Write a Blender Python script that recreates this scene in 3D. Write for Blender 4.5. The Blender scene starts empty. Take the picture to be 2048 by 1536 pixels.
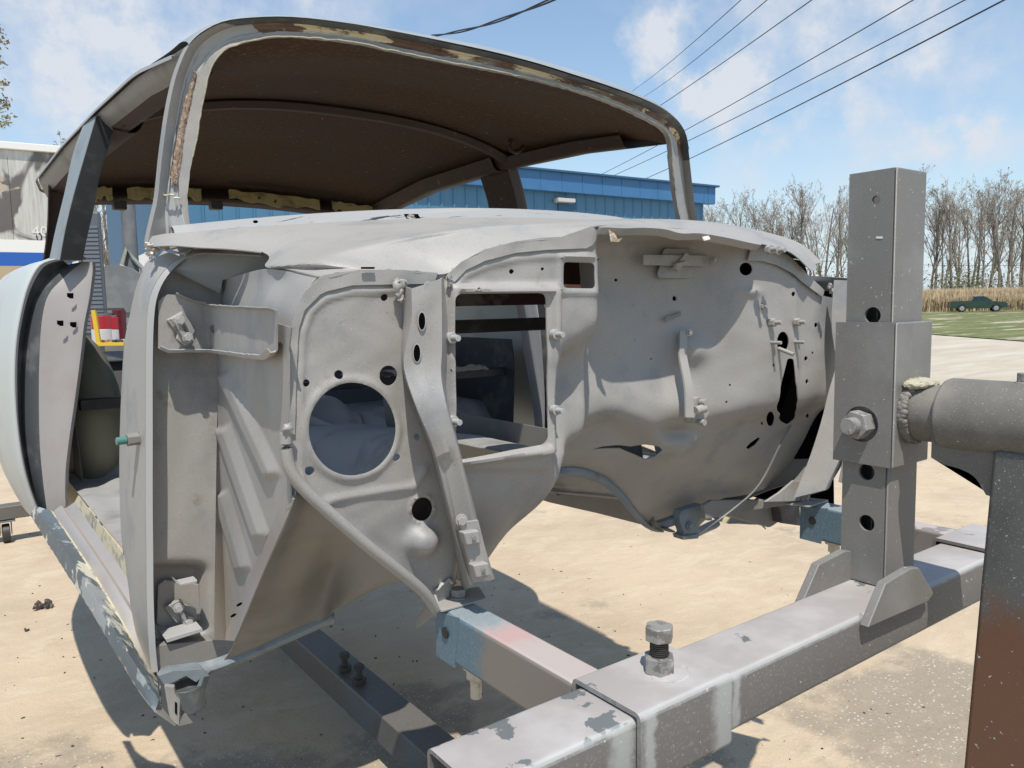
import bpy, bmesh, math, random
import numpy as np
from mathutils import Vector, Matrix
from mathutils.geometry import delaunay_2d_cdt
random.seed(7); np.random.seed(7)
S = bpy.context.scene
COL = S.collection
rad = math.radians
# ------------------------------------------------------------------ camera
FOC, PCX, PCY = 1565.0, 1024.0, 768.0
CAM = np.array([-1.12, 0.0, 1.5])
def _axes(yaw, pitch, roll):
    y, p, r = map(rad, (yaw, pitch, roll))
    f = np.array([math.sin(y)*math.cos(p), math.cos(y)*math.cos(p), -math.sin(p)])
    r0 = np.array([math.cos(y), -math.sin(y), 0]); u0 = np.cross(r0, f)
    return math.cos(r)*r0-math.sin(r)*u0, math.cos(r)*u0+math.sin(r)*r0, f
AR, AU, AF = _axes(36.2, 5.75, 1.1)
cd = bpy.data.cameras.new('camera'); cam = bpy.data.objects.new('camera', cd); COL.objects.link(cam)
cd.sensor_width = 36; cd.lens = 36*FOC/2048; cd.clip_start = .02; cd.clip_end = 2000
M = Matrix([[AR[0], AU[0], -AF[0], CAM[0]], [AR[1], AU[1], -AF[1], CAM[1]], [AR[2], AU[2], -AF[2], CAM[2]], [0, 0, 0, 1]])
cam.matrix_world = M; S.camera = cam
# ------------------------------------------------------------------ light
LD = Vector((.26, .43, -1)).normalized()          # the way sunlight travels
sd = bpy.data.lights.new('sun', 'SUN'); sun = bpy.data.objects.new('sun', sd); COL.objects.link(sun)
sd.energy = 4.3; sd.angle = rad(.5); sd.color = (1, .955, .88)
sun.rotation_euler = LD.to_track_quat('-Z', 'Y').to_euler()
S.view_settings.view_transform = 'Standard'; S.view_settings.look = 'None'
S.view_settings.exposure = .22; S.view_settings.gamma = 1
W = bpy.data.worlds.new('World'); S.world = W; W.use_nodes = True
wt = W.node_tree; wt.nodes.clear()
def raydir(px, py): return AF+AR*(px-PCX)/FOC-AU*(py-PCY)/FOC
def wn(t, **k):
    n = wt.nodes.new(t)
    for a, b in k.items(): setattr(n, a, b)
    return n
sky = wn('ShaderNodeTexSky', sky_type='NISHITA', sun_disc=False)
sky.sun_elevation = math.asin(-LD.z); sky.sun_rotation = math.atan2(-LD.x, -LD.y)
sky.air_density = 1.3; sky.dust_density = .15; sky.ozone_density = 3.0
bgs = wn('ShaderNodeBackground'); bgs.inputs[1].default_value = .125
bgc = wn('ShaderNodeBackground'); bgc.inputs[0].default_value = (.86, .90, .97, 1); bgc.inputs[1].default_value = .74
tc = wn('ShaderNodeTexCoord')
sep = wn('ShaderNodeSeparateXYZ'); wt.links.new(tc.outputs['Generated'], sep.inputs[0])
def mth(op, a, b=None, c=None, tree=wt):
    n = tree.nodes.new('ShaderNodeMath'); n.operation = op
    for i, v in enumerate((a, b, c)):
        if v is None: continue
        if isinstance(v, (int, float)): n.inputs[i].default_value = v
        else: tree.links.new(v, n.inputs[i])
    return n.outputs[0]
zz = mth('ADD', mth('MAXIMUM', sep.outputs[2], 0), .22)
cmb = wn('ShaderNodeCombineXYZ')
wt.links.new(mth('DIVIDE', sep.outputs[0], zz), cmb.inputs[0]); wt.links.new(mth('DIVIDE', sep.outputs[1], zz), cmb.inputs[1])
n1 = wn('ShaderNodeTexNoise'); n1.inputs['Scale'].default_value = 1.7; n1.inputs['Detail'].default_value = 9; n1.inputs['Roughness'].default_value = .56
wt.links.new(cmb.outputs[0], n1.inputs['Vector'])
n2 = wn('ShaderNodeTexNoise'); n2.inputs['Scale'].default_value = 15; n2.inputs['Detail'].default_value = 6; n2.inputs['Roughness'].default_value = .62
wt.links.new(tc.outputs['Generated'], n2.inputs['Vector'])
wisp = mth('MULTIPLY', mth('MULTIPLY', mth('SUBTRACT', n1.outputs[0], .49), 1.3), 1.0)
tot = mth('MAXIMUM', wisp, 0)
for (px, py, r, a) in [(1315, 85, .040, 1.0), (1290, 105, .03, .7), (1460, 205, .045, .95), (1390, 200, .03, .7), (1600, 60, .10, .55), (1800, 130, .09, .5), (1560, 20, .05, .5),
                       (420, 70, .13, .55), (120, 120, .14, .55), (130, 205, .035, .5), (700, 20, .07, .45), (1850, 290, .03, .6), (1480, 345, .04, .4), (2000, 290, .03, .6), (1700, 370, .10, .4), (250, 20, .14, .5), (2000, 60, .09, .35)]:
    d = raydir(px, py); d = d/np.linalg.norm(d)
    dp = wn('ShaderNodeVectorMath', operation='DISTANCE'); wt.links.new(tc.outputs['Generated'], dp.inputs[0]); dp.inputs[1].default_value = tuple(d)
    q = mth('ADD', mth('DIVIDE', dp.outputs['Value'], r), mth('MULTIPLY', mth('SUBTRACT', n2.outputs[0], .5), 3.4))
    g = mth('MULTIPLY', mth('MAXIMUM', mth('SUBTRACT', 1.25, q), 0), a*.62)
    tot = mth('ADD', tot, mth('MINIMUM', g, a*.85))
fac = mth('MINIMUM', mth('MAXIMUM', tot, 0), .92)
mix = wn('ShaderNodeMixShader'); wt.links.new(fac, mix.inputs[0]); 
hz = wn('ShaderNodeMix', data_type='RGBA'); hf = mth('MULTIPLY_ADD', mth('POWER', mth('SUBTRACT', 1, mth('MINIMUM', mth('MAXIMUM', sep.outputs[2], 0), 1)), 9), .68, .14)
wt.links.new(hf, hz.inputs[0]); wt.links.new(sky.outputs[0], hz.inputs[6]); hz.inputs[7].default_value = (3.7, 4.95, 6.6, 1); wt.links.new(hz.outputs[2], bgs.inputs[0])
wt.links.new(bgs.outputs[0], mix.inputs[1]); wt.links.new(bgc.outputs[0], mix.inputs[2])
wo = wn('ShaderNodeOutputWorld'); wt.links.new(mix.outputs[0], wo.inputs[0])
# ------------------------------------------------------------------ measuring helpers (survey of the place)
def hit(px, py, fn, t0=.25, t1=7.0):
    d = raydir(px, py)
    for _ in range(4):
        ts = np.linspace(t0, t1, 260); P = CAM[:, None]+d[:, None]*ts; v = fn(P[0], P[1], P[2]) < 0
        k = np.nonzero(v[1:] != v[:-1])[0]
        if not len(k): raise ValueError('no hit %s %s' % (px, py))
        t0, t1 = ts[k[0]], ts[k[0]+1]
    return CAM+d*(t0+t1)/2
def aY(px, py, Y): d = raydir(px, py); return CAM+d*(Y/d[1])
def aX(px, py, X): d = raydir(px, py); return CAM+d*((X-CAM[0])/d[0])
def aZ(px, py, Z=0.): d = raydir(px, py); return CAM+d*((Z-CAM[2])/d[2])
def proj(x, y, z):
    dx, dy, dz = x-CAM[0], y-CAM[1], z-CAM[2]
    w = dx*AF[0]+dy*AF[1]+dz*AF[2]
    return PCX+FOC*(dx*AR[0]+dy*AR[1]+dz*AR[2])/w, PCY-FOC*(dx*AU[0]+dy*AU[1]+dz*AU[2])/w
# ------------------------------------------------------------------ materials
def newmat(name):
    m = bpy.data.materials.new(name); m.use_nodes = True; return m, m.node_tree, m.node_tree.nodes['Principled BSDF']
def noise(t, scale, detail=4, rough=.6, vec=None, dist=0):
    n = t.nodes.new('ShaderNodeTexNoise'); n.inputs['Scale'].default_value = scale; n.inputs['Detail'].default_value = detail
    n.inputs['Roughness'].default_value = rough; n.inputs['Distortion'].default_value = dist
    if vec is None:
        c = t.nodes.new('ShaderNodeTexCoord'); vec = c.outputs['Object']
    t.links.new(vec, n.inputs['Vector']); return n.outputs[0]
def ramp(t, v, lo, hi):
    n = t.nodes.new('ShaderNodeMapRange'); n.inputs[1].default_value = lo; n.inputs[2].default_value = hi; n.interpolation_type = 'SMOOTHSTEP'
    t.links.new(v, n.inputs[0]); return n.outputs[0]
def mixc(t, fac, a, b):
    n = t.nodes.new('ShaderNodeMix'); n.data_type = 'RGBA'
    if isinstance(fac, (int, float)): n.inputs[0].default_value = fac
    else: t.links.new(fac, n.inputs[0])
    for i, v in ((6, a), (7, b)):
        if isinstance(v, tuple): n.inputs[i].default_value = (*v, 1)
        else: t.links.new(v, n.inputs[i])
    return n.outputs[2]
def bump(t, b, h, strength, dist=.002):
    n = t.nodes.new('ShaderNodeBump'); n.inputs['Strength'].default_value = strength; n.inputs['Distance'].default_value = dist
    t.links.new(h, n.inputs['Height'])
    prev = b.inputs['Normal'].links
    if prev: t.links.new(prev[0].from_socket, n.inputs['Normal'])
    t.links.new(n.outputs[0], b.inputs['Normal'])
def layered(name, base, layers, rough=.55, metal=0., fine=(260, .25), spec=.5, vecscale=None):
    """layers: (colour, noise scale, lo, hi, detail)"""
    m, t, b = newmat(name)
    c = t.nodes.new('ShaderNodeTexCoord'); vec = c.outputs['Object']
    if vecscale:
        mp = t.nodes.new('ShaderNodeMapping'); mp.inputs['Scale'].default_value = vecscale; t.links.new(vec, mp.inputs[0]); vec2 = mp.outputs[0]
    else: vec2 = vec
    col = base
    for i, L in enumerate(layers):
        n = noise(t, L[1], L[4] if len(L) > 4 else 5, .62, vec2)
        col = mixc(t, ramp(t, n, L[2], L[3]), col, L[0])
    if isinstance(col, tuple): b.inputs['Base Color'].default_value = (*col, 1)
    else: t.links.new(col, b.inputs['Base Color'])
    b.inputs['Roughness'].default_value = rough; b.inputs['Metallic'].default_value = metal; b.inputs['Specular IOR Level'].default_value = spec
    if fine: bump(t, b, noise(t, fine[0], 3, .7, vec), fine[1], .0006)
    return m
STEEL = layered('blasted steel primer', (.335, .318, .292), [((.295, .268, .236), 2.6, .46, .72, 6), ((.24, .205, .165), 11, .63, .74, 7), ((.255, .258, .255), 9, .5, .72, 4), ((.21, .19, .175), 420, .60, .74, 2), ((.42, .41, .39), 300, .62, .76, 2)], .56, .06, (700, .35))
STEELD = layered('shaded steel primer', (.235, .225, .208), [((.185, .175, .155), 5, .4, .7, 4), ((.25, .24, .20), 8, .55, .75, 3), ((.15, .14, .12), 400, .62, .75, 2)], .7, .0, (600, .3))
STEELP = layered('pinkish blasted steel', (.33, .305, .288), [((.31, .27, .25), 6, .45, .7, 4), ((.26, .25, .24), 380, .6, .75, 2)], .5, .05, (500, .3))
EDGE = layered('torn bright edge', (.55, .52, .46), [((.30, .22, .13), 40, .5, .65, 4)], .5, .1)
RUST = layered('rusty window channel', (.17, .10, .065), [((.27, .23, .19), 12, .50, .62, 6), ((.72, .62, .42), 20, .535, .575, 9), ((.09, .05, .035), 30, .56, .64, 5)], .75, 0, (300, .8), vecscale=(.35, 1, 1))
GLUE = layered('granular brown sealer', (.26, .18, .125), [((.38, .31, .25), 160, .5, .62, 3), ((.12, .075, .05), 220, .55, .66, 2)], .9, 0, (260, 1.0))
LIGHTP = layered('pale primer', (.37, .37, .36), [((.38, .36, .34), 8, .5, .7, 4)], .5, .05)
WHITE = layered('off white paint', (.48, .505, .48), [((.40, .42, .40), 5, .5, .75, 3), ((.10, .10, .10), 120, .76, .79, 2)], .4, 0)
DARKJ = layered('dark grey jamb paint', (.075, .082, .085), [((.14, .145, .145), 12, .5, .68, 5), ((.30, .28, .25), 70, .72, .75, 3)], .45, .05)
BLACK = layered('near black paint', (.014, .015, .016), [((.03, .03, .03), 20, .5, .7, 5), ((.45, .38, .18), 36, .76, .78, 3)], .5, 0)
INNER = layered('bare interior steel', (.36, .355, .34), [((.25, .245, .24), 4, .5, .65, 4), ((.30, .28, .25), 14, .6, .75, 4)], .55, .1)
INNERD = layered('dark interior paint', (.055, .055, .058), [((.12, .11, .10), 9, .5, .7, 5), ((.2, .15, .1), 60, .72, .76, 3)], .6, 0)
VOID = layered('painted hole darkness', (.004, .004, .004), [], 1, 0, None, 0)  # darkness inside holes put into the colour of flat plates and backings
def liner_mat():
    m, t, b = newmat('brown roof insulation')
    c = t.nodes.new('ShaderNodeTexCoord'); vec = c.outputs['Object']
    v = t.nodes.new('ShaderNodeTexVoronoi'); v.inputs['Scale'].default_value = 75; t.links.new(vec, v.inputs['Vector'])
    col = mixc(t, ramp(t, v.outputs['Distance'], .15, .5), (.105, .056, .025), (.065, .034, .016))
    col = mixc(t, ramp(t, noise(t, 4, 5, .6, vec), .45, .7), col, (.06, .04, .028))
    col = mixc(t, ramp(t, noise(t, 60, 3, .6, vec), .68, .74), col, (.30, .24, .15))
    t.links.new(col, b.inputs['Base Color']); b.inputs['Roughness'].default_value = .9
    bump(t, b, v.outputs['Distance'], .6, .002); return m
LINER = liner_mat()
RAILB = layered('brown rusty inner rail', (.06, .038, .03), [((.05, .035, .03), 8, .5, .7, 4), ((.17, .13, .10), 30, .62, .72, 4)], .65, .05)
YEL = layered('yellowed insulation', (.50, .42, .20), [((.26, .2, .09), 10, .45, .65, 4), ((.05, .04, .03), 25, .64, .7, 4)], .85, 0)
SILLW = layered('worn sill paint', (.30, .32, .33), [((.10, .125, .14), 7, .47, .50, 9), ((.60, .58, .48), 10, .55, .575, 9), ((.35, .25, .17), 40, .66, .70, 5)], .55, 0)
CREAM = layered('cream old paint', (.50, .45, .30), [((.28, .25, .21), 18, .48, .6, 5), ((.12, .09, .07), 30, .64, .7, 4)], .6, 0)
BLUEG = layered('blue grey underside', (.19, .225, .245), [((.13, .14, .15), 12, .5, .7, 4)], .55, .05)
ZINC = layered('zinc bolt', (.5, .49, .44), [((.33, .31, .26), 40, .5, .7, 3)], .38, .6)
TEAL = layered('teal plastic valve', (.07, .20, .17), [], .4, 0)
WIRE = layered('dull wire', (.25, .24, .22), [], .4, .5)
def speckled(name, base, dusty, speck=.72, rough=.5, extra=()):
    return layered(name, base, [(dusty, 5, .45, .7, 5), *extra, ((.50, .48, .42), 130, speck, speck+.03, 2), ((.30, .29, .27), 420, .6, .72, 2)], rough, .15, (350, .4))
TUBE = speckled('dusty steel tube', (.135, .132, .125), (.19, .185, .175))
POST = speckled('galvanised post', (.195, .184, .168), (.255, .248, .232), .71)
PIPE = speckled('dusty pipe', (.15, .14, .12), (.24, .22, .19), .74, .65)
LEG = layered('rust stained leg', (.105, .105, .10), [((.075, .075, .07), 6, .5, .7, 4), ((.45, .43, .38), 110, .70, .73, 2), ((.22, .215, .20), 320, .60, .70, 2)], .5, .15, (350, .4))
def tube_top_mat():
    """pink grey overspray on upward faces, dark steel on the sides, flaked patches"""
    m, t, b = newmat('oversprayed crossbar')
    g = t.nodes.new('ShaderNodeNewGeometry'); s = t.nodes.new('ShaderNodeSeparateXYZ'); t.links.new(g.outputs['True Normal'], s.inputs[0])
    c = t.nodes.new('ShaderNodeTexCoord'); vec = c.outputs['Object']
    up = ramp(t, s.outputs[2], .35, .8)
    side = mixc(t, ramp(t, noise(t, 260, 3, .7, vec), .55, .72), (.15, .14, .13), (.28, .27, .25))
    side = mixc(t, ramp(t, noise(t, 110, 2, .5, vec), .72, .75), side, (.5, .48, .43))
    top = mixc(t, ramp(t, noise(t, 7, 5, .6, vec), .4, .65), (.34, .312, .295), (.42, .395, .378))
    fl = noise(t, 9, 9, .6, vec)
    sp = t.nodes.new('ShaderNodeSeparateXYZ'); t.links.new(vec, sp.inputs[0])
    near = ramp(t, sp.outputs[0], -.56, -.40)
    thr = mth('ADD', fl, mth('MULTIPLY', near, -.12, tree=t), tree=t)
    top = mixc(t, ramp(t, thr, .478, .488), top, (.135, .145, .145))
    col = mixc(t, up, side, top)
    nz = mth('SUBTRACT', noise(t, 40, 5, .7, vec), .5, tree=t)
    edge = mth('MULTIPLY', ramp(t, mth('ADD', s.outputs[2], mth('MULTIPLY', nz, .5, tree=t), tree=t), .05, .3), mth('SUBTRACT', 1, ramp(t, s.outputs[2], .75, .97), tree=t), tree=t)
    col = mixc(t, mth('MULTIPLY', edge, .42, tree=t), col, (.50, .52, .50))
    for cx, wd in ((-.368, .030), (-.535, .028), (-.50, .014), (-.335, .012), (.60, .03)):
        dx = mth('ABSOLUTE', mth('SUBTRACT', mth('ADD', sp.outputs[0], mth('MULTIPLY', nz, .03, tree=t), tree=t), cx, tree=t), tree=t)
        sp_ = ramp(t, dx, wd, wd*.25); col = mixc(t, mth('MULTIPLY', mth('MULTIPLY', sp_, .55, tree=t), mth('SUBTRACT', 1, up, tree=t), tree=t), col, (.47, .48, .46))
    t.links.new(col, b.inputs['Base Color']); b.inputs['Roughness'].default_value = .5
    bump(t, b, noise(t, 420, 3, .7, vec), .35, .0006); return m
BAR = tube_top_mat()
def arm_mat():
    m, t, b = newmat('blue ended arm paint')
    c = t.nodes.new('ShaderNodeTexCoord'); vec = c.outputs['Object']
    sp = t.nodes.new('ShaderNodeSeparateXYZ'); t.links.new(vec, sp.inputs[0])
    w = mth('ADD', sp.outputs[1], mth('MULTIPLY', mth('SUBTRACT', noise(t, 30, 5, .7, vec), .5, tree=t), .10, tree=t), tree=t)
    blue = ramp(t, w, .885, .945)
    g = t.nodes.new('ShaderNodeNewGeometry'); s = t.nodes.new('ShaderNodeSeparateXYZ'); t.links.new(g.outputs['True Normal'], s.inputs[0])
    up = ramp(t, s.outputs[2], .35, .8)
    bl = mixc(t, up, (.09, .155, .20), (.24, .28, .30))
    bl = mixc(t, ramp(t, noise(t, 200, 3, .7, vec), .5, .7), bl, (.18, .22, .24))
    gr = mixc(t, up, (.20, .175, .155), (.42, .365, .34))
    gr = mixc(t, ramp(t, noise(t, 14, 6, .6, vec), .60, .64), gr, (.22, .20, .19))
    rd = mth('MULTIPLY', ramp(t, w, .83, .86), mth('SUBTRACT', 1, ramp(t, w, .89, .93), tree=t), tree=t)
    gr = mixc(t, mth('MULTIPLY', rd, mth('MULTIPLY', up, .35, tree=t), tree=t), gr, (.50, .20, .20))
    t.links.new(mixc(t, blue, gr, bl), b.inputs['Base Color']); b.inputs['Roughness'].default_value = .5
    bump(t, b, noise(t, 420, 3, .7, vec), .35, .0006); return m
ARM = arm_mat()
BOLTM = layered('dusty bolt', (.30, .29, .27), [((.18, .165, .15), 60, .5, .62, 4), ((.45, .44, .42), 90, .62, .68, 4)], .55, .3, (400, .4))
THREAD = layered('dark thread', (.06, .055, .05), [], .5, .4)
DUST = layered('pale blasting dust', (.42, .385, .28), [((.27, .25, .20), 60, .5, .7, 4)], .95, 0, (400, .8))
# ------------------------------------------------------------------ object helpers
def setp(o, label=None, cat=None, group=None, kind=None):
    if label: o['label'] = label
    if cat: o['category'] = cat
    if group: o['group'] = group
    if kind: o['kind'] = kind
    return o
def thing(name, label, cat, loc=(0, 0, 0), rz=0, group=None):
    o = bpy.data.objects.new(name, None); COL.objects.link(o); o.location = loc; o.rotation_euler = (0, 0, rz)
    return setp(o, label, cat, group)
def link(name, me, mat, parent=None, smooth=True, sharp=38):
    if mat is not None and not me.materials: me.materials.append(mat)
    if smooth:
        me.polygons.foreach_set('use_smooth', [True]*len(me.polygons))
        me.set_sharp_from_angle(angle=rad(sharp))
    o = bpy.data.objects.new(name, me); COL.objects.link(o)
    if parent: o.parent = parent
    return o
def mesh(name, v, f):
    me = bpy.data.meshes.new(name); me.from_pydata([tuple(map(float, p)) for p in v], [], f); me.validate(); me.update(); return me
def flipcheck(me, toward=None):
    bm = bmesh.new(); bm.from_mesh(me); bmesh.ops.recalc_face_normals(bm, faces=bm.faces); bm.to_mesh(me); bm.free()
def solid(o, th, off=-1):
    s = o.modifiers.new('thickness', 'SOLIDIFY'); s.thickness = th; s.offset = off; e = o.modifiers.new('crisp', 'EDGE_SPLIT'); e.split_angle = rad(50); return o
def mirror(o, parent=None):
    c = o.copy(); me = o.data.copy()
    co = np.empty(len(me.vertices)*3); me.vertices.foreach_get('co', co); co[0::3] *= -1; me.vertices.foreach_set('co', co)
    me.flip_normals(); me.update(); c.data = me; COL.objects.link(c)
    if parent: c.parent = parent
    return c
def resample(pts, n):
    p = np.array(pts, float)
    # catmull-rom through the points, then even spacing
    if len(p) > 2:
        q = np.vstack([2*p[0]-p[1], p, 2*p[-1]-p[-2]]); out = []
        for i in range(1, len(q)-2):
            for s in np.linspace(0, 1, 10, endpoint=False):
                a, b, c, d = q[i-1], q[i], q[i+1], q[i+2]
                out.append(.5*((2*b)+(-a+c)*s+(2*a-5*b+4*c-d)*s*s+(-a+3*b-3*c+d)*s**3))
        out.append(p[-1]); p = np.array(out)
    L = np.r_[0, np.cumsum(np.linalg.norm(np.diff(p, axis=0), axis=1))]
    s = np.linspace(0, L[-1], n)
    return np.stack([np.interp(s, L, p[:, k]) for k in range(p.shape[1])], 1)
def loft(name, rows, mat, parent, n=48, sub=4, th=.0018, sharprows=False, jitter=0, noresample=False, sharp=38, off=0):
    R_ = [np.array(r, float) if noresample else resample(r, n) for r in rows]
    n = len(R_[0]); G = np.array(R_)
    if sub > 1 and len(R_) > 2 and not sharprows:
        cols = [resample_param(G[:, j], sub) for j in range(n)]; G = np.array(cols).transpose(1, 0, 2)
    elif sub > 1:
        out = []
        for i in range(len(G)-1):
            for s in np.linspace(0, 1, sub, endpoint=False): out.append(G[i]*(1-s)+G[i+1]*s)
        out.append(G[-1]); G = np.array(out)
    if jitter: G = G+np.random.normal(0, jitter, G.shape)
    m = len(G); v = G.reshape(-1, 3)
    f = [(i*n+j, i*n+j+1, (i+1)*n+j+1, (i+1)*n+j) for i in range(m-1) for j in range(n-1)]
    me = mesh(name, v, f); flipcam(me)
    o = link(name, me, mat, parent, sharp=sharp)
    if th: solid(o, th, off)
    return o
def resample_param(p, sub):
    q = np.vstack([2*p[0]-p[1], p, 2*p[-1]-p[-2]]); out = []
    for i in range(1, len(q)-2):
        for s in np.linspace(0, 1, sub, endpoint=False):
            a, b, c, d = q[i-1], q[i], q[i+1], q[i+2]
            out.append(.5*((2*b)+(-a+c)*s+(2*a-5*b+4*c-d)*s*s+(-a+3*b-3*c+d)*s**3))
    out.append(p[-1]); return np.array(out)
def flipcam(me):
    s = 0
    for p in me.polygons: s += p.normal.dot(Vector(CAM)-p.center)*p.area
    if s < 0: me.flip_normals()
def inpoly(P, poly):
    x, y = P[:, 0], P[:, 1]; r = np.zeros(len(P), bool); n = len(poly)
    for i in range(n):
        x1, y1 = poly[i]; x2, y2 = poly[(i+1) % n]
        if y1 == y2: continue
        c = ((y1 > y) != (y2 > y)) & (x < (x2-x1)*(y-y1)/(y2-y1)+x1); r ^= c
    return r
def dens(poly, step, closed=True):
    out = []; n = len(poly)
    for i in range(n if closed else n-1):
        a, b = np.array(poly[i], float), np.array(poly[(i+1) % n], float); k = max(1, int(np.linalg.norm(b-a)/step))
        for s in range(k): out.append(a+(b-a)*s/k)
    if not closed: out.append(np.array(poly[-1], float))
    return np.array(out)
def panel(name, outline, holes, to3, step, mat, parent, th=.0018, sharp=38, off=-1):
    """sheet cut from the (u,v) outline with holes, pressed into shape by to3(u,v)->x,y,z"""
    loops = [dens(outline, step)]+[dens(h, min(step, .004)) for h in holes]
    B = np.vstack(loops); E = []; k = 0
    for L in loops:
        n = len(L); E += [(k+i, k+(i+1) % n) for i in range(n)]; k += n
    mn, mx = B.min(0), B.max(0)
    gx = np.arange(mn[0]+step/2, mx[0], step); gy = np.arange(mn[1]+step/2, mx[1], step)
    g = np.array([(x+(step/2 if j % 2 else 0), y) for j, y in enumerate(gy) for x in gx])
    keep = inpoly(g, loops[0])
    for h in loops[1:]: keep &= ~inpoly(g, h)
    g = g[keep]
    if len(g):
        ok = np.ones(len(g), bool)
        for i in range(0, len(B), 200):
            d = ((g[:, None]-B[None, i:i+200])**2).sum(2).min(1); ok &= d > (step*.45)**2
        g = g[ok]; V = np.vstack([B, g])
    else: V = B
    r = delaunay_2d_cdt([Vector(p) for p in V], E, [], 0, 1e-7)
    vv = np.array([tuple(p) for p in r[0]]); F = np.array([f for f in r[2]])
    c = vv[F].mean(1); k = inpoly(c, loops[0])
    for h in loops[1:]: k &= ~inpoly(c, h)
    F = F[k]; x, y, z = to3(vv[:, 0], vv[:, 1])
    me = mesh(name, np.stack([x, y, z], 1), F.tolist()); flipcam(me)
    bm = bmesh.new(); bm.from_mesh(me); bmesh.ops.delete(bm, geom=[q for q in bm.verts if not q.link_faces], context='VERTS'); bm.to_mesh(me); bm.free()
    o = link(name, me, mat, parent, sharp=sharp)
    if th: solid(o, th, off)
    return o
def bmnew(): return bmesh.new()
def bm_box(bm, c, s, rot=None):
    m = Matrix.Translation(c) @ (rot.to_4x4() if rot else Matrix()) @ Matrix.Diagonal((*s, 1))
    return bmesh.ops.create_cube(bm, size=1, matrix=m)['verts']
def bm_cyl(bm, a, b, r, seg=16, r2=None, cap=True, spin=0):
    a, b = Vector(a), Vector(b); d = b-a
    m = Matrix.Translation((a+b)/2) @ d.to_track_quat('Z', 'Y').to_matrix().to_4x4() @ Matrix.Rotation(spin, 4, 'Z')
    return bmesh.ops.create_cone(bm, cap_ends=cap, segments=seg, radius1=r, radius2=r if r2 is None else r2, depth=d.length, matrix=m)['verts']
def bm_tube(bm, pts, r, seg=8):
    pts = [Vector(p) for p in pts]; rings = []
    for i, p in enumerate(pts):
        t = (pts[min(i+1, len(pts)-1)]-pts[max(i-1, 0)]).normalized(); q = t.to_track_quat('Z', 'Y')
        rr = r[i] if isinstance(r, (list, tuple)) else r
        rings.append([bm.verts.new(p+q @ Vector((rr*math.cos(2*math.pi*k/seg), rr*math.sin(2*math.pi*k/seg), 0))) for k in range(seg)])
    for i in range(len(rings)-1):
        for k in range(seg): bm.faces.new((rings[i][k], rings[i][(k+1) % seg], rings[i+1][(k+1) % seg], rings[i+1][k]))
    bm.faces.new(rings[0][::-1]); bm.faces.new(rings[-1])
def bm_link(name, bm, mat, parent=None, bevel=0, sharp=38, seg=2):
    bmesh.ops.recalc_face_normals(bm, faces=bm.faces)
    me = bpy.data.meshes.new(name); bm.to_mesh(me); bm.free()
    o = link(name, me, mat, parent, sharp=sharp)
    if bevel:
        b = o.modifiers.new('bevel', 'BEVEL'); b.width = bevel; b.segments = seg; b.limit_method = 'ANGLE'; b.angle_limit = rad(40); b.harden_normals = True
    return o
def box(name, c, s, mat, parent=None, bevel=.001, rot=None):
    bm = bmnew(); bm_box(bm, c, s, rot); return bm_link(name, bm, mat, parent, bevel)
def ext_poly(bm, pts, d):
    a = [bm.verts.new(Vector(p)) for p in pts]; b = [bm.verts.new(Vector(p)+Vector(d)) for p in pts]; n = len(a)
    bm.faces.new(a[::-1]); bm.faces.new(b)
    for i in range(n): bm.faces.new((a[i], a[(i+1) % n], b[(i+1) % n], b[i]))
def slab(name, pts, d, mat, parent=None, bevel=.0008):
    bm = bmnew(); ext_poly(bm, pts, d); return bm_link(name, bm, mat, parent, bevel)
def bolt(name, base, axis, r, h, mat, parent, washer=True, shank=0, spin=.2):
    bm = bmnew(); a = Vector(axis).normalized(); b = Vector(base)
    if washer: bm_cyl(bm, b-a*.0005, b+a*.0022, r*1.35, 18)
    bm_cyl(bm, b+a*.002, b+a*(.002+h), r, 6, spin=spin)
    if shank: bm_cyl(bm, b+a*h, b+a*(h+shank), r*.55, 12)
    return bm_link(name, bm, mat, parent, .0006, 30)
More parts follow.
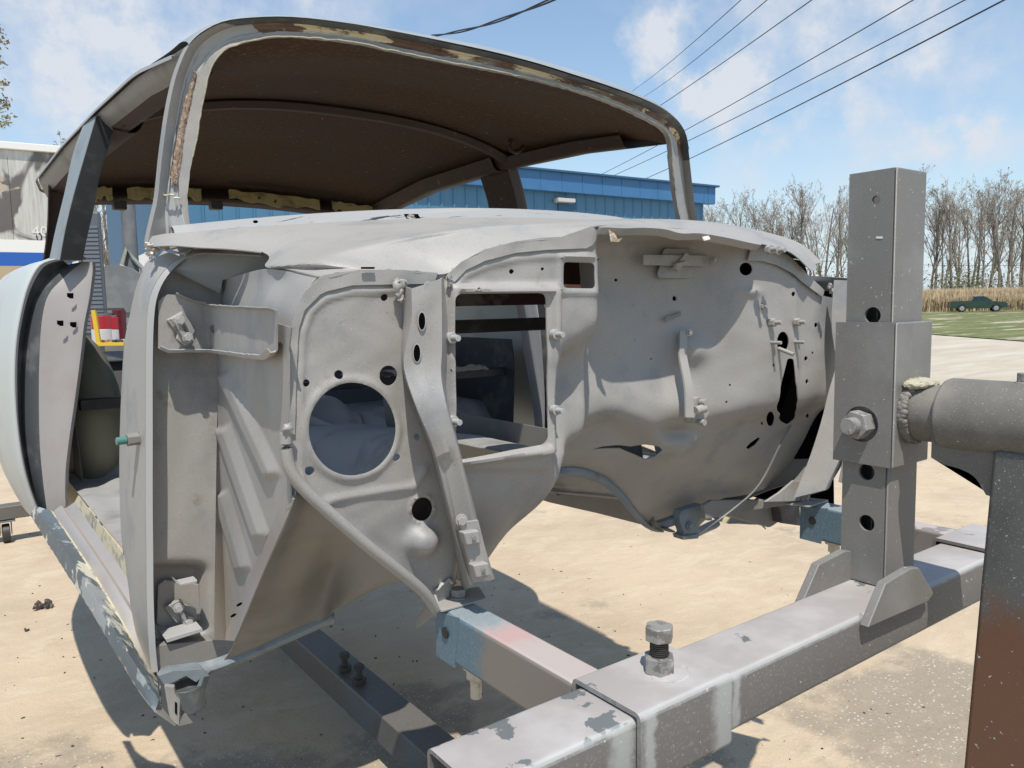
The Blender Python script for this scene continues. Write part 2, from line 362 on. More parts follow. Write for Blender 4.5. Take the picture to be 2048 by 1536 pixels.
# ================================================================== GROUND AND SKY SETTING
def ground_mat():
    m, t, b = newmat('concrete with blasting sand')
    c = t.nodes.new('ShaderNodeTexCoord'); vec = c.outputs['Object']
    sand = mixc(t, ramp(t, noise(t, 1.2, 6, .6, vec), .35, .7), (.54, .425, .295), (.44, .345, .24))
    sand = mixc(t, ramp(t, noise(t, 170, 3, .7, vec), .56, .70), sand, (.33, .26, .175))
    sand = mixc(t, ramp(t, noise(t, 240, 2, .6, vec), .64, .70), sand, (.66, .58, .46))
    mp = t.nodes.new('ShaderNodeMapping'); mp.inputs['Scale'].default_value = (2.2, 4.2, 3); mp.inputs['Rotation'].default_value = (0, 0, .9); t.links.new(vec, mp.inputs[0])
    swirl = noise(t, 1.5, 9, .72, mp.outputs[0], .8)
    sand = mixc(t, mth('MULTIPLY', ramp(t, swirl, .46, .68), .55, tree=t), sand, (.60, .50, .365))
    v = t.nodes.new('ShaderNodeTexVoronoi'); v.inputs['Scale'].default_value = 85; t.links.new(vec, v.inputs['Vector'])
    sepc = t.nodes.new('ShaderNodeSeparateColor'); t.links.new(v.outputs['Color'], sepc.inputs[0])
    st = mixc(t, ramp(t, sepc.outputs[0], .62, .9), (.23, .20, .155), (.66, .62, .54))
    stone = mixc(t, ramp(t, v.outputs['Distance'], .25, .42), st, (.27, .235, .18))
    stone = mixc(t, ramp(t, noise(t, 120, 3, .7, vec), .5, .7), stone, (.20, .17, .13))
    thin = noise(t, 1.1, 6, .65, vec)
    sp = t.nodes.new('ShaderNodeSeparateXYZ'); t.links.new(vec, sp.inputs[0])
    nearv = ramp(t, mth('ADD', sp.outputs[1], mth('MULTIPLY', sp.outputs[0], .55, tree=t), tree=t), 3.3, 1.9)
    ex = ramp(t, mth('ADD', thin, mth('MULTIPLY', nearv, .24, tree=t), tree=t), .60, .70)
    col = mixc(t, mth('MULTIPLY', ex, .7, tree=t), sand, stone)
    col = mixc(t, ramp(t, noise(t, 22, 2, .5, vec), .735, .76), col, (.10, .07, .05))
    # far gravel lot is paler and streaked by tyres
    mp2 = t.nodes.new('ShaderNodeMapping'); mp2.inputs['Scale'].default_value = (.16, .8, 1); mp2.inputs['Rotation'].default_value = (0, 0, -.15); t.links.new(vec, mp2.inputs[0])
    gv = mixc(t, ramp(t, noise(t, 1.5, 10, .7, mp2.outputs[0], .5), .38, .68), (.43, .375, .285), (.53, .485, .40))
    dd = t.nodes.new('ShaderNodeVectorMath'); dd.operation = 'LENGTH'; t.links.new(vec, dd.inputs[0])
    far = ramp(t, mth('ADD', dd.outputs['Value'], mth('MULTIPLY', thin, 4, tree=t), tree=t), 9, 16)
    col = mixc(t, far, col, gv)
    t.links.new(col, b.inputs['Base Color']); b.inputs['Roughness'].default_value = .95; b.inputs['Specular IOR Level'].default_value = .2
    bump(t, b, swirl, .5, .018); bump(t, b, noise(t, 140, 5, .75, vec), .8, .004); bump(t, b, noise(t, 9, 5, .6, vec), .5, .02)
    return m
R0 = 400
me = mesh('ground', [(-R0, -60, 0), (R0, -60, 0), (R0, R0, 0), (-R0, R0, 0)], [(0, 1, 2, 3)])
setp(link('ground', me, ground_mat()), 'sandy concrete yard and pale gravel lot around the car body', kind='structure')
# view-aligned ground axes far right: use real coordinates from survey
def far_pt(px, dist, z=0.):
    d = raydir(px, 600); d = np.array([d[0], d[1], 0]); d /= np.linalg.norm(d)
    # dist is depth along the view axis on the ground
    ax = np.array([AF[0], AF[1], 0]); ax /= np.linalg.norm(ax)
    return np.array([CAM[0], CAM[1], 0])+d*dist/(d@ax)+np.array([0, 0, z])
GRASS = layered('spring grass', (.105, .125, .03), [((.19, .185, .07), .8, .4, .65, 6), ((.42, .36, .25), .55, .545, .60, 9), ((.05, .085, .02), 6, .5, .7, 4)], .9, 0, (30, .5), vecscale=(.25, 1.2, 1))
gp = [far_pt(1000, 40), far_pt(1380, 33), far_pt(1860, 31.5), far_pt(2048, 25.5), far_pt(2300, 20), far_pt(2600, 110), far_pt(1000, 110)]
me = mesh('grass_verge', [(p[0], p[1], .03) for p in gp], [tuple(range(len(gp)))]); flipcam(me)
setp(link('grass_verge', me, GRASS), 'green grass verge with bare sandy patches beyond the gravel lot', kind='structure')
# reeds: many thin blades
def reeds():
    v = []; f = []; rs = random.Random(3)
    for i in range(52000):
        px = rs.uniform(1300, 2350); d = 78+rs.random()**1.3*14
        p = far_pt(px, d); h = rs.uniform(1.5, 2.5)*(1-.25*(d < 79.5)); a = rs.uniform(0, math.pi); w = rs.uniform(.02, .045); lean = rs.uniform(-.3, .3)
        k = len(v); dx, dy = math.cos(a)*w, math.sin(a)*w
        v += [(p[0]-dx, p[1]-dy, 0), (p[0]+dx, p[1]+dy, 0), (p[0]+lean*dy*8+dx*.8, p[1]+lean, h*.75), (p[0]+lean*1.3, p[1]+lean*1.2, h)]
        f += [(k, k+1, k+2), (k, k+2, k+3)]
    return mesh('reed_bed', v, f)
REED = layered('dry reeds', (.50, .39, .24), [((.60, .48, .32), 1.5, .5, .7, 3), ((.28, .19, .10), 2.5, .55, .7, 3)], .95, 0, None)
setp(link('reed_bed', reeds(), REED, smooth=False), 'tall dry tan reeds in front of the bare trees', 'reeds', kind='stuff')
# undergrowth
def scrub():
    v = []; f = []; rs = random.Random(5)
    for i in range(26000):
        c = rs.choice([1500, 1560, 1620, 1880, 1905, 1930, 1950, 1975, 2040, 1450, 1660, 1700, 1780]); px = rs.gauss(c, 26); d = 92+rs.random()*6
        p = far_pt(px, d); z = abs(rs.gauss(1.5, 1.7)); s = rs.uniform(.04, .12); k = len(v)
        q = [Vector((rs.gauss(0, s), rs.gauss(0, s), rs.gauss(0, s))) for _ in range(3)]
        v += [(p[0]+u.x, p[1]+u.y, z+u.z) for u in q]; f.append((k, k+1, k+2))
    return mesh('undergrowth', v, f)
setp(link('undergrowth', scrub(), layered('budding scrub', (.16, .17, .07), [((.25, .20, .13), .8, .45, .6, 3)], .9, 0, None), smooth=False), 'hazy green undergrowth at the foot of the bare trees', 'undergrowth', kind='stuff')
# ------------------------------------------------------------------ bare trees
BARK = layered('pale brown bark', (.20, .17, .14), [((.25, .21, .165), 3, .45, .65, 4), ((.10, .08, .06), 9, .55, .7, 4)], .95, 0, None)
TWIG = layered('twig bark', (.33, .285, .235), [((.30, .25, .18), 2, .5, .7, 3)], .95, 0, None)
BUDS = layered('spring buds', (.27, .24, .11), [((.20, .15, .09), 2, .5, .6, 2)], .9, 0, None)
def tree_meshes(seed, H, twist=.15, buds=True):
    rs = random.Random(seed); bt, bc = bmnew(), bmnew(); budp = []
    def limb(p, d, L, r, lvl):
        n = 7 if lvl == 0 else (5 if lvl == 1 else 3); pts = [p]; rr = [r]; cur = d.copy()
        for i in range(n):
            cur = (cur+Vector((rs.gauss(0, twist), rs.gauss(0, twist), rs.gauss(.10, .08)))*(.35 if lvl == 0 else .5)).normalized()
            pts.append(pts[-1]+cur*L/n); rr.append(max(.012, r*(1-(i+1)/n*.75)))
        bm_tube(bt if lvl <= 1 else bc, pts, rr, 6 if lvl == 0 else (4 if lvl == 1 else 3))
        if lvl < 4:
            k = {0: rs.randint(8, 11), 1: rs.randint(5, 6), 2: rs.randint(3, 5), 3: rs.randint(2, 3)}[lvl]
            for j in range(k):
                s = rs.uniform(.30 if lvl == 0 else .15, 1.0); x = s*n; i = min(int(x), n-1)
                q = pts[i].lerp(pts[i+1], x-i); a = rs.uniform(0, 2*math.pi); ang = rs.uniform(.22, .55) if lvl < 2 else rs.uniform(.3, .8)
                base = (pts[i+1]-pts[i]).normalized(); perp = base.orthogonal(); perp.rotate(Matrix.Rotation(a, 3, base))
                nd = (base*math.cos(ang)+perp*math.sin(ang)+Vector((0, 0, .15))).normalized()
                limb(q, nd, L*rs.uniform(.34, .52)*(1.2-s*.55), rr[i]*rs.uniform(.45, .65), lvl+1)
        elif buds:
            budp.extend(pts[1:])
    limb(Vector((0, 0, 0)), Vector((rs.gauss(0, .07), rs.gauss(0, .07), 1)).normalized(), H*.93, H*.0145, 0)
    for p in budp:
        if rs.random() < .4:
            s = .05; vs = [bc.verts.new(p+Vector((rs.gauss(0, s), rs.gauss(0, s), rs.gauss(0, s)))) for _ in range(3)]; bc.faces.new(vs)
    a = bpy.data.meshes.new('trunk'); bt.to_mesh(a); bt.free(); b = bpy.data.meshes.new('crown'); bc.to_mesh(b); bc.free()
    a.materials.append(BARK); b.materials.append(TWIG); return a, b
TV = [tree_meshes(s, 14) for s in (11, 12, 13, 14, 15, 16)]
rt = random.Random(21)
tree_px = [1432, 1462, 1488, 1512, 1540, 1560, 1583, 1602, 1622, 1645, 1668, 1690, 1740, 1800, 1868, 1884, 1903, 1921, 1938, 1962, 1978, 1996, 2012, 2030, 2046, 2085, 2130]
def put_tree(px, d, h, rz, label, group):
    r = thing('bare_tree', label, 'tree', tuple(far_pt(px, d)), rz, group); k = h/14; r.scale = (k, k, k)
    a, b = TV[rt.randrange(len(TV))]
    for nm, m in (('trunk', a), ('crown', b)):
        o = bpy.data.objects.new(nm, m); COL.objects.link(o); o.parent = r
ORD = ['first', 'second', 'third', 'fourth', 'fifth', 'sixth', 'seventh', 'eighth', 'ninth', 'tenth', 'eleventh', 'twelfth', 'thirteenth', 'fourteenth', 'fifteenth', 'sixteenth', 'seventeenth', 'eighteenth', 'nineteenth', 'twentieth']
cntL = cntR = 0
for px in tree_px:
    d = rt.uniform(92, 106); h = (rt.uniform(11.5, 14) if px < 1700 else rt.uniform(11.8, 14.0))*(.86 if px < 1470 else 1)
    if px > 1850: lab = 'tall bare tree in the front row, %s to the right of the square post' % ORD[cntR]; cntR += 1
    else: lab = 'bare tree in the front row, %s to the right of the blue building' % ORD[cntL]; cntL += 1
    put_tree(px, d, h, rt.uniform(0, 6), lab, 'bare trees right of the post' if px > 1850 else 'bare trees between car body and post')
for i in range(16):
    px = 1420+i*19+rt.uniform(-8, 8)
    put_tree(px, rt.uniform(108, 122), rt.uniform(10, 14), rt.uniform(0, 6), 'slender bare tree in the farther row between blue building and square post', 'bare trees between car body and post')
for i in range(12):
    put_tree(1868+i*22+rt.uniform(-8, 8), rt.uniform(108, 122), rt.uniform(12, 15.5), rt.uniform(0, 6), 'slender bare tree in the farther row right of the square post', 'bare trees right of the post')
for k_, (px, d, h) in enumerate(((205, 34, 8), (232, 40, 9), (258, 37, 8), (275, 45, 9))):
    put_tree(px, d, h, rt.uniform(0, 6), 'bare budding tree beyond the yard, %s to the right of the dark side pillar' % ORD[k_], 'bare trees beyond the yard on the left')
# near tree just outside the left edge: twig tips with young leaves hanging into view
def near_tree():
    r = thing('budding_tree', 'thin budding branches reaching in at the left edge of the sky', 'tree', tuple(far_pt(-260, 11)))
    bm = bmnew(); rs = random.Random(9); tips = []
    bm_tube(bm, [(0, 0, 0), (.1, 0, 2), (0, .1, 4), (.2, 0, 6.5)], [.13, .11, .08, .03], 8)
    ax = AR
    for (px, py) in ((2, 60), (10, 82), (4, 125), (8, 165), (14, 215), (20, 240), (6, 250), (12, 205)):
        e = CAM+raydir(px, py)*10.8; b0 = Vector(r.location); z0 = max(2.5, e[2]-1.2)
        p0 = Vector((.05, .05, z0)); p2 = Vector(e)-b0; p1 = (p0+p2)/2+Vector((0, 0, .35))
        bm_tube(bm, [p0, p0.lerp(p1, .6), p1, p1.lerp(p2, .6), p2], [.022, .015, .010, .006, .003], 4); tips += [p1.lerp(p2, s) for s in (.7, .8, .9, .95, 1, 1)]
    bm_link('trunk', bm, BARK, r)
    bl = bmnew()
    for p in tips:
        for _ in range(9):
            c = p+Vector((rs.gauss(0, .035), rs.gauss(0, .035), rs.gauss(0, .045))); s = .016
            vs = [bl.verts.new(c+Vector((rs.gauss(0, s), rs.gauss(0, s), rs.gauss(0, s)))) for _ in range(4)]
            try: bl.faces.new(vs[:3]); bl.faces.new((vs[0], vs[2], vs[3]))
            except ValueError: pass
    o = bm_link('crown', bl, BUDS, r)
near_tree()
# ------------------------------------------------------------------ blue metal building
BLUE = layered('blue wall sheet', (.062, .17, .28), [((.08, .20, .31), .6, .4, .7, 3), ((.06, .17, .29), 3, .55, .75, 4)], .45, .1, None)
BLUED = layered('blue fascia sheet', (.045, .15, .31), [((.06, .18, .35), 1, .4, .7, 3)], .45, .1, None)
BLUEK = layered('dark blue trim', (.03, .10, .19), [], .5, .1, None)
def depthpt(px, py, dep): return CAM+raydir(px, py)*dep
P1 = depthpt(1405, 374, 21.0); P2 = depthpt(1085, 347, 18.1)
P1[2] = P2[2] = (P1[2]+P2[2])/2; HB = P1[2]
wd = Vector(P2-P1); wd.z = 0; wd.normalize()      # runs along the wall to the left and nearer
wnrm = Vector((wd.y, -wd.x, 0))
if wnrm.dot(Vector(CAM)-Vector(P1)) < 0: wnrm = -wnrm
bld = thing('blue_metal_building', 'long blue ribbed metal building seen through and behind the car roof', 'building', (P1[0], P1[1], 0), math.atan2(wd.y, wd.x))
side = 1 if (Matrix.Rotation(-math.atan2(wd.y, wd.x), 3, 'Z') @ wnrm).y > 0 else -1
LW = 13.2; pw = .305
def rib_sheet(w, h):
    # one wall sheet with a raised rib at its left edge
    prof = [(0, 0), (.02, .028*side), (.05, .028*side), (.07, 0), (w, 0)]; v = []; f = []
    for x, y in prof: v += [(x, y, 0), (x, y, h)]
    for i in range(len(prof)-1): f.append((2*i, 2*i+2, 2*i+3, 2*i+1))
    return mesh('wall_sheet', v, f)
sh = rib_sheet(pw, HB-.42); sh.materials.append(BLUE)
for i in range(int(LW/pw)):
    o = bpy.data.objects.new('wall_sheet', sh); COL.objects.link(o); o.parent = bld; o.location = (i*pw, 0, .0)
box('fascia', (LW/2-.1, .10*side, HB-.22), (LW+.35, .22, .44), BLUED, bld, .01)
box('roof_edge', (LW/2-.12, .13*side, HB+.02), (LW+.45, .34, .05), BLUEK, bld, .01)
box('roof', (LW/2, -5*side, HB+.0), (LW, 9.9, .06), BLUEK, bld, 0)
box('end_wall', (-.02, -5*side, HB/2), (.04, 10, HB-.08), BLUE, bld, 0)
box('end_wall', (LW+.02, -5*side, HB/2), (.04, 10, HB-.08), BLUEK, bld, 0)
for i in range(int(LW/.61)): box('fascia_seam', (i*.61, .215*side, HB-.22), (.02, .012, .42), BLUED, bld, 0)
box('wall_patch', (4.6, .03*side, HB-1.05), (.55, .02, .75), BLUEK, bld, 0)
box('floodlight', (4.75, .12*side, HB-.62), (.5, .2, .09), layered('white lamp housing', (.5, .47, .43), [], .5), bld, .01)
box('window_header', (7.1, .05*side, HB-1.62), (3.0, .05, .05), layered('tan trim', (.35, .22, .16), [], .6), bld, .005)
# ------------------------------------------------------------------ power lines
CABLE = layered('black cable', (.02, .02, .022), [], .6, 0, None)
def cable(px0, py0, d0, px1, py1, d1, r, sag, label, name='power_line'):
    a, b = depthpt(px0, py0, d0), depthpt(px1, py1, d1); pts = []
    for s in np.linspace(-.02, 1.02, 26): p = a+(b-a)*s; p[2] -= sag*4*s*(1-s); pts.append(p)
    bm = bmnew(); bm_tube(bm, pts, r, 6); o = bm_link(name, bm, CABLE)
    setp(o, label, 'power line', 'overhead wires above the yard')
for i, (x0, y0, x1, y1, lab) in enumerate([(1260, 185, 1495, -12, 'thin overhead wire, highest and leftmost crossing beside the small cloud'),
        (1290, 192, 1548, -12, 'thin overhead wire, second from the top of the bundle'), (1180, 300, 1640, -12, 'thin overhead wire, third from the top of the bundle'),
        (1196, 352, 1840, -8, 'thin overhead wire running down behind the roof, fourth from the top'), (1225, 352, 1945, -8, 'thin overhead wire just above the thick black cable')]):
    cable(x0, y0, 46, x1, y1, 17, .010+.001*i, .12, lab)
cable(1280, 362, 40, 2020, -6, 12, .014, .10, 'thick black overhead cable, lowest of the bundle on the right')
cable(1640, 522, 88, 2100, 530, 88, .022, .25, 'far horizontal wire crossing the bare trees', 'power_line')
cable(1400, 556, 88, 2100, 556, 88, .016, .25, 'lower far wire crossing the tree trunks above the reeds', 'power_line')
def twisted():
    a, b = depthpt(880, 70, 13), depthpt(1120, -8, 9); bm = bmnew()
    for ph in (0, math.pi*.9):
        pts = []
        for s in np.linspace(-.1, 1.1, 60):
            p = a+(b-a)*s; p[2] -= .06*4*s*(1-s); w = ph+s*9; pts.append((p[0]+.014*math.cos(w), p[1], p[2]+.014*math.sin(w)))
        bm_tube(bm, pts, .011, 6)
    setp(bm_link('service_cable', bm, CABLE), 'thick twisted pair of black cables above the roof of the car body', 'cable')
twisted()
# ------------------------------------------------------------------ pickup truck
def pickup():
    G = layered('dark green car paint', (.006, .042, .026), [], .25, .1, None); G.node_tree.nodes['Principled BSDF'].inputs['Coat Weight'].default_value = .6
    GL = layered('tinted glass', (.02, .025, .03), [], .08, 0, None); TY = layered('tyre', (.02, .02, .02), [], .8, 0, None); RM = layered('alloy rim', (.45, .45, .44), [], .3, .7, None)
    CH = layered('chrome grille', (.5, .5, .5), [], .25, .8, None); PL = layered('grey bumper', (.07, .07, .075), [], .6, 0, None)
    c = far_pt(1955, 75); rt_ = thing('pickup_truck', 'dark green extended cab pickup truck parked on grass before the reeds', 'pickup truck', (c[0], c[1], .03))
    fw = Vector((AR[0], AR[1], 0)).normalized(); fw.rotate(Matrix.Rotation(rad(-24), 3, 'Z')); rt_.rotation_euler.z = math.atan2(fw.y, fw.x)
    L = 4.75; w = .86
    def arch(cx, z0=.34, r=.40): return [(cx+r*math.cos(a), z0+r*math.sin(a)) for a in np.linspace(math.pi, 0, 9)]
    prof = [(-2.35, .45), (-2.35, 1.02), (.0, 1.04), (.05, 1.04), (1.0, 1.02), (1.15, 1.0), (2.2, .90), (2.33, .82), (2.35, .45)]
    bot = [(2.35, .42)]+arch(1.45)[::-1]+arch(-1.35)[::-1]+[(-2.35, .42)]
    bm = bmnew(); poly = [(x, -w, z) for x, z in prof]+[(x, -w, z) for x, z in bot]
    ext_poly(bm, poly, (0, 2*w, 0)); bmesh.ops.triangulate(bm, faces=[f for f in bm.faces if len(f.verts) > 4])
    bm_link('body', bm, G, rt_, .03, 30)
    bm = bmnew(); lo = [(-.55, 1.04), (1.12, 1.02)]; hi = [(-.42, 1.50), (.45, 1.50)]
    vs = []
    for yy, k in ((-w*.97, 0), (w*.97, 0)):
        vs.append([bm.verts.new((x, yy, z)) for x, z in lo]+[bm.verts.new((x, yy*.84, z)) for x, z in hi[::-1]])
    bm.faces.new(vs[0]); bm.faces.new(vs[1][::-1])
    for i in range(4): bm.faces.new((vs[0][i], vs[0][(i+1) % 4], vs[1][(i+1) % 4], vs[1][i]))
    cab = bm_link('cab', bm, G, rt_, .03)
    for sgn in (-1, 1):
        def sp(x, z): y = w*.97*(1-(z-1.03)/.47*.16)+.006; return (x, sgn*y, z)
        for q in ([(-.44, 1.08), (-.02, 1.08), (-.02, 1.44), (-.36, 1.44)], [(.05, 1.08), (.92, 1.08), (.42, 1.44), (.05, 1.44)]):
            slab('side_window', [sp(*p) for p in q], (0, -sgn*.01, 0), GL, rt_, 0)
    slab('windshield', [(1.11, -.74, 1.06), (1.11, .74, 1.06), (.50, .66, 1.47), (.50, -.66, 1.47)], (.012, 0, .012), GL, rt_, 0)
    slab('truck_bed', [(-2.25, -.72, 1.046), (-.60, -.72, 1.046), (-.60, .72, 1.046), (-2.25, .72, 1.046)], (0, 0, .006), PL, rt_, 0)
    for x in (-1.35, 1.45):
        for sgn in (-1, 1):
            bm = bmnew(); bm_cyl(bm, (x, sgn*.66, .34), (x, sgn*.87, .34), .34, 28); wl = bm_link('wheel', bm, TY, rt_, .02)
            bm = bmnew(); bm_cyl(bm, (x, sgn*.80, .34), (x, sgn*.885, .34), .21, 20)
            r_ = bm_link('rim', bm, RM, wl, .01)
    for sgn in (-1, 1):
        box('headlight', (2.30, sgn*.66, .80), (.10, .30, .13), layered('lamp glass', (.75, .75, .72), [], .15), rt_, .01)
        box('mirror', (.92, sgn*.98, 1.12), (.12, .16, .14), PL, rt_, .01)
        box('tail_light', (-2.35, sgn*.78, .86), (.04, .12, .3), layered('red lens', (.4, .02, .02), [], .2), rt_, .005)
    box('grille', (2.34, 0, .78), (.05, 1.0, .14), CH, rt_, .01); box('front_bumper', (2.40, 0, .52), (.16, 1.75, .2), PL, rt_, .03); box('rear_bumper', (-2.42, 0, .52), (.14, 1.6, .16), PL, rt_, .03)
pickup()
# ================================================================== LEFT BACKGROUND
def trailer_mat():
    m, t, b = newmat('polished stainless trailer side')
    c = t.nodes.new('ShaderNodeTexCoord'); vec = c.outputs['Object']
    mp = t.nodes.new('ShaderNodeMapping'); mp.inputs['Scale'].default_value = (6, 6, .35); t.links.new(vec, mp.inputs[0])
    n = noise(t, 3, 6, .65, mp.outputs[0]); painted_refl = noise(t, .9, 4, .5, vec, 1.2)
    col = mixc(t, ramp(t, n, .4, .65), (.60, .57, .50), (.46, .43, .37))
    col = mixc(t, ramp(t, painted_refl, .53, .57), col, (.15, .13, .115)); col = mixc(t, ramp(t, noise(t, 1.7, 3, .5, vec, 1.5), .58, .64), col, (.50, .40, .30))  # blurred reflections painted into the colour as dark and tan blots
    t.links.new(col, b.inputs['Base Color']); b.inputs['Metallic'].default_value = .3; b.inputs['Roughness'].default_value = .35
    bump(t, b, painted_refl, .5, .05); return m
TP = far_pt(150, 11.5); TPL = far_pt(-500, 9.6)
tr = thing('semi_trailer', 'polished steel trailer side with white, blue and tan stripes at the far left', 'trailer', (TP[0], TP[1], 0))
td = Vector(TPL-TP); td.z = 0; tl = td.length; tr.rotation_euler.z = math.atan2(td.y, td.x); tn = Matrix.Rotation(-tr.rotation_euler.z, 3, 'Z') @ (Vector(CAM)-Vector(TP)); ts = 1 if tn.y > 0 else -1
def zat(px, py, dep): return (CAM+raydir(px, py)*dep)[2]
zt, zb, zw, zbl, zta = zat(50, 312, 11.3), zat(50, 484, 11.3), zat(50, 508, 11.3), zat(50, 534, 11.3), zat(50, 545, 11.3)
TM = trailer_mat(); WP = layered('trailer white', (.72, .70, .66), [], .4); BP = layered('trailer blue', (.02, .10, .38), [], .4); TPn = layered('trailer tan', (.42, .32, .2), [], .5)
RD = layered('red reflector', (.45, .03, .03), [], .3)
for i in range(5): box('side_panel', (tl*(i+.5)/5, -.02*ts, (zt+zb)/2), (tl/5-.003, .04, zt-zb), TM, tr, .004)
box('top_rail', (tl/2, .02*ts, zt+.05), (tl+.05, .09, .10), WP, tr, .01)
for i in range(4): box('reflector', (1.5+i*1.3, .072*ts, zt+.055), (.35, .008, .05), RD, tr, 0)
box('white_stripe', (tl/2, .0, (zb+zw)/2), (tl, .05, zb-zw), WP, tr, .002)
box('blue_stripe', (tl/2, .0, (zw+zbl)/2), (tl, .054, zw-zbl), BP, tr, .002)
box('tan_stripe', (tl/2, .0, (zbl+zta)/2-.15), (tl, .05, zbl-zta+.3), TPn, tr, .002)
box('container_body', (tl/2, -1.3*ts, (zt+zta)/2), (tl, 2.4, zt-zta), WP, tr, .02)
for x in (.8, 2.0):
    bm = bmnew(); bm_cyl(bm, (x, -.1*ts, .5), (x, -.45*ts, .5), .5, 28); bm_link('wheel', bm, THREAD, tr, .03)
def text(name, body, loc, rot, size, mat, parent=None):
    cu = bpy.data.curves.new(name, 'FONT'); cu.body = body; cu.size = size; cu.extrude = .002
    tmp = bpy.data.objects.new(name, cu); COL.objects.link(tmp); dg = bpy.context.evaluated_depsgraph_get(); me = bpy.data.meshes.new_from_object(tmp.evaluated_get(dg))
    COL.objects.unlink(tmp); bpy.data.objects.remove(tmp)
    o = bpy.data.objects.new(name, me); me.materials.clear(); me.materials.append(mat); COL.objects.link(o); o.location = loc; o.rotation_euler = rot
    if parent: o.parent = parent
    return o
GH = layered('pale lettering', (.7, .68, .62), [], .5); BKL = layered('black lettering', (.03, .03, .03), [], .5)
trz = (rad(90), 0, math.pi if ts > 0 else 0)
def tloc(px, py):   # point on the trailer side at this survey bearing
    d = raydir(px, py); n = Vector((math.sin(tr.rotation_euler.z), -math.cos(tr.rotation_euler.z), 0)); o = Vector(tr.location)
    t_ = (o-Vector(CAM)).dot(n)/Vector(d).dot(n); p = Vector(CAM)+Vector(d)*t_
    q = Matrix.Rotation(-tr.rotation_euler.z, 3, 'Z') @ (p-o); return (q.x, .006*ts, q.z)
text('number', '4013', tloc(64, 472), trz, .20, GH, tr); text('number', '0131', tloc(72, 482), trz, .17, BKL, tr)
# clutter seen through the door opening
GREYP = layered('grey painted metal', (.13, .14, .145), [((.17, .175, .18), 3, .45, .6, 2)], .6)
def bk(px, py, dep): return CAM+raydir(px, py)*dep
p = far_pt(240, 12.0)
w_ = thing('grey_wagon', 'grey flat sided farm wagon body with rounded end panel behind the yard clutter', 'wagon', (p[0], p[1], 0), rad(-36))
box('body_panel', (.3, 0, 1.45), (1.6, .1, .75), layered('wagon grey', (.17, .185, .195), [], .6), w_, .01)
bm = bmnew(); pts = [(.62*math.cos(a), -.09, 1.5+.72*math.sin(a)) for a in np.linspace(0, math.pi, 20)]; ext_poly(bm, pts, (0, .04, 0)); bm_link('rounded_end_panel', bm, GREYP, w_, .004)
for i in range(4): box('support_post', (-.4+i*.45, 0, .54), (.06, .06, 1.07), GREYP, w_, 0)
p = far_pt(232, 17)
o = thing('white_shed', 'low white gabled roof shed behind the grey wagon', 'shed', (p[0], p[1], 0), rad(-36))
slab('roof', [(-1.2, 0, 1.95), (.65, 0, 2.75), (1.1, 0, 2.75), (1.1, 0, 2.45), (-1.2, 0, 1.75)], (0, 1.5, 0), WP, o); box('wall', (0, .7, .9), (2.1, 1.3, 1.7), GREYP, o)
p = far_pt(188, 8.6)
o = thing('louvred_vent_panel', 'tall dark grey louvred panel standing behind the side pillar', 'panel', (p[0], p[1], 0), rad(-30))
box('frame', (0, 0, 1.35), (.26, .08, 2.5), layered('slate panel', (.09, .10, .12), [], .5), o, .05)
for i in range(26): box('louvre', (0, -.045, 1.3+i*.045), (.22, .012, .03), layered('slate louvre', (.12, .135, .155), [], .5) if i == 0 else bpy.data.materials['slate louvre'], o, 0)
box('lower_cover', (.0, -.06, .85), (.3, .08, .8), layered('dark maroon', (.06, .02, .022), [], .7), o, .02)
p = far_pt(250, 9.2)
OL = layered('olive plastic', (.10, .105, .055), [], .5)
o = thing('wheeled_bin', 'olive green wheeled bin with a pale lid behind the paint cans', 'bin', (p[0], p[1], 0), rad(-36))
bm = bmnew(); vs = bm_box(bm, (0, 0, .78), (.46, .5, .9))
for v in vs:
    if v.co.z < .5: v.co.x *= .82; v.co.y *= .82
bm_link('body', bm, OL, o, .02); box('rim', (0, 0, 1.24), (.5, .54, .06), OL, o, .01); box('lid', (0, 0, 1.31), (.5, .54, .07), layered('pale olive plastic', (.25, .26, .17), [], .5), o, .02)
for i in range(3): box('rib', (0, -.25, .62+i*.2), (.34, .03, .03), OL, o, .005)
for s in (-1, 1):
    bm = bmnew(); bm_cyl(bm, (s*.2, .1, .16), (s*.26, .1, .16), .16, 20); bm_link('wheel', bm, THREAD, o, .01)
# work bench with cans
pb = aY(215, 690, 6.0); bz = pb[2]
tb = thing('work_bench', 'low steel bench holding cans and scraps seen through the door opening', 'bench', (pb[0], pb[1], 0), rad(-36))
box('bench_top', (.05, .15, bz-.02), (.75, .5, .04), GREYP, tb, .004)
for x in (-.28, .38):
    for y in (-.06, .36): box('leg', (x, y, (bz-.04)/2), (.04, .04, bz-.04), GREYP, tb, 0)
RED = layered('red can paint', (.38, .02, .03), [], .35); WH = layered('white can paint', (.55, .55, .54), [], .4); YEL2 = layered('yellow paint', (.62, .42, .03), [], .4); MAR = layered('maroon tin', (.10, .008, .015), [], .3)
def can(px, r, h, lab, two=True):
    q = aY(px, 680, 6.05); o = thing('paint_can', lab, 'can', (q[0], q[1], bz))
    bm = bmnew(); bm_cyl(bm, (0, 0, .001), (0, 0, h*(.55 if two else 1)), r, 24); bm_link('can_body', bm, WH if two else MAR, o, .004)
    if two: bm = bmnew(); bm_cyl(bm, (0, 0, h*.551), (0, 0, h), r*1.002, 24); bm_link('label_band', bm, RED, o, .003)
    bm = bmnew(); bm_cyl(bm, (0, 0, h), (0, 0, h+.014), r*.86, 24); bm_link('lid', bm, GREYP if two else RED, o, .002)
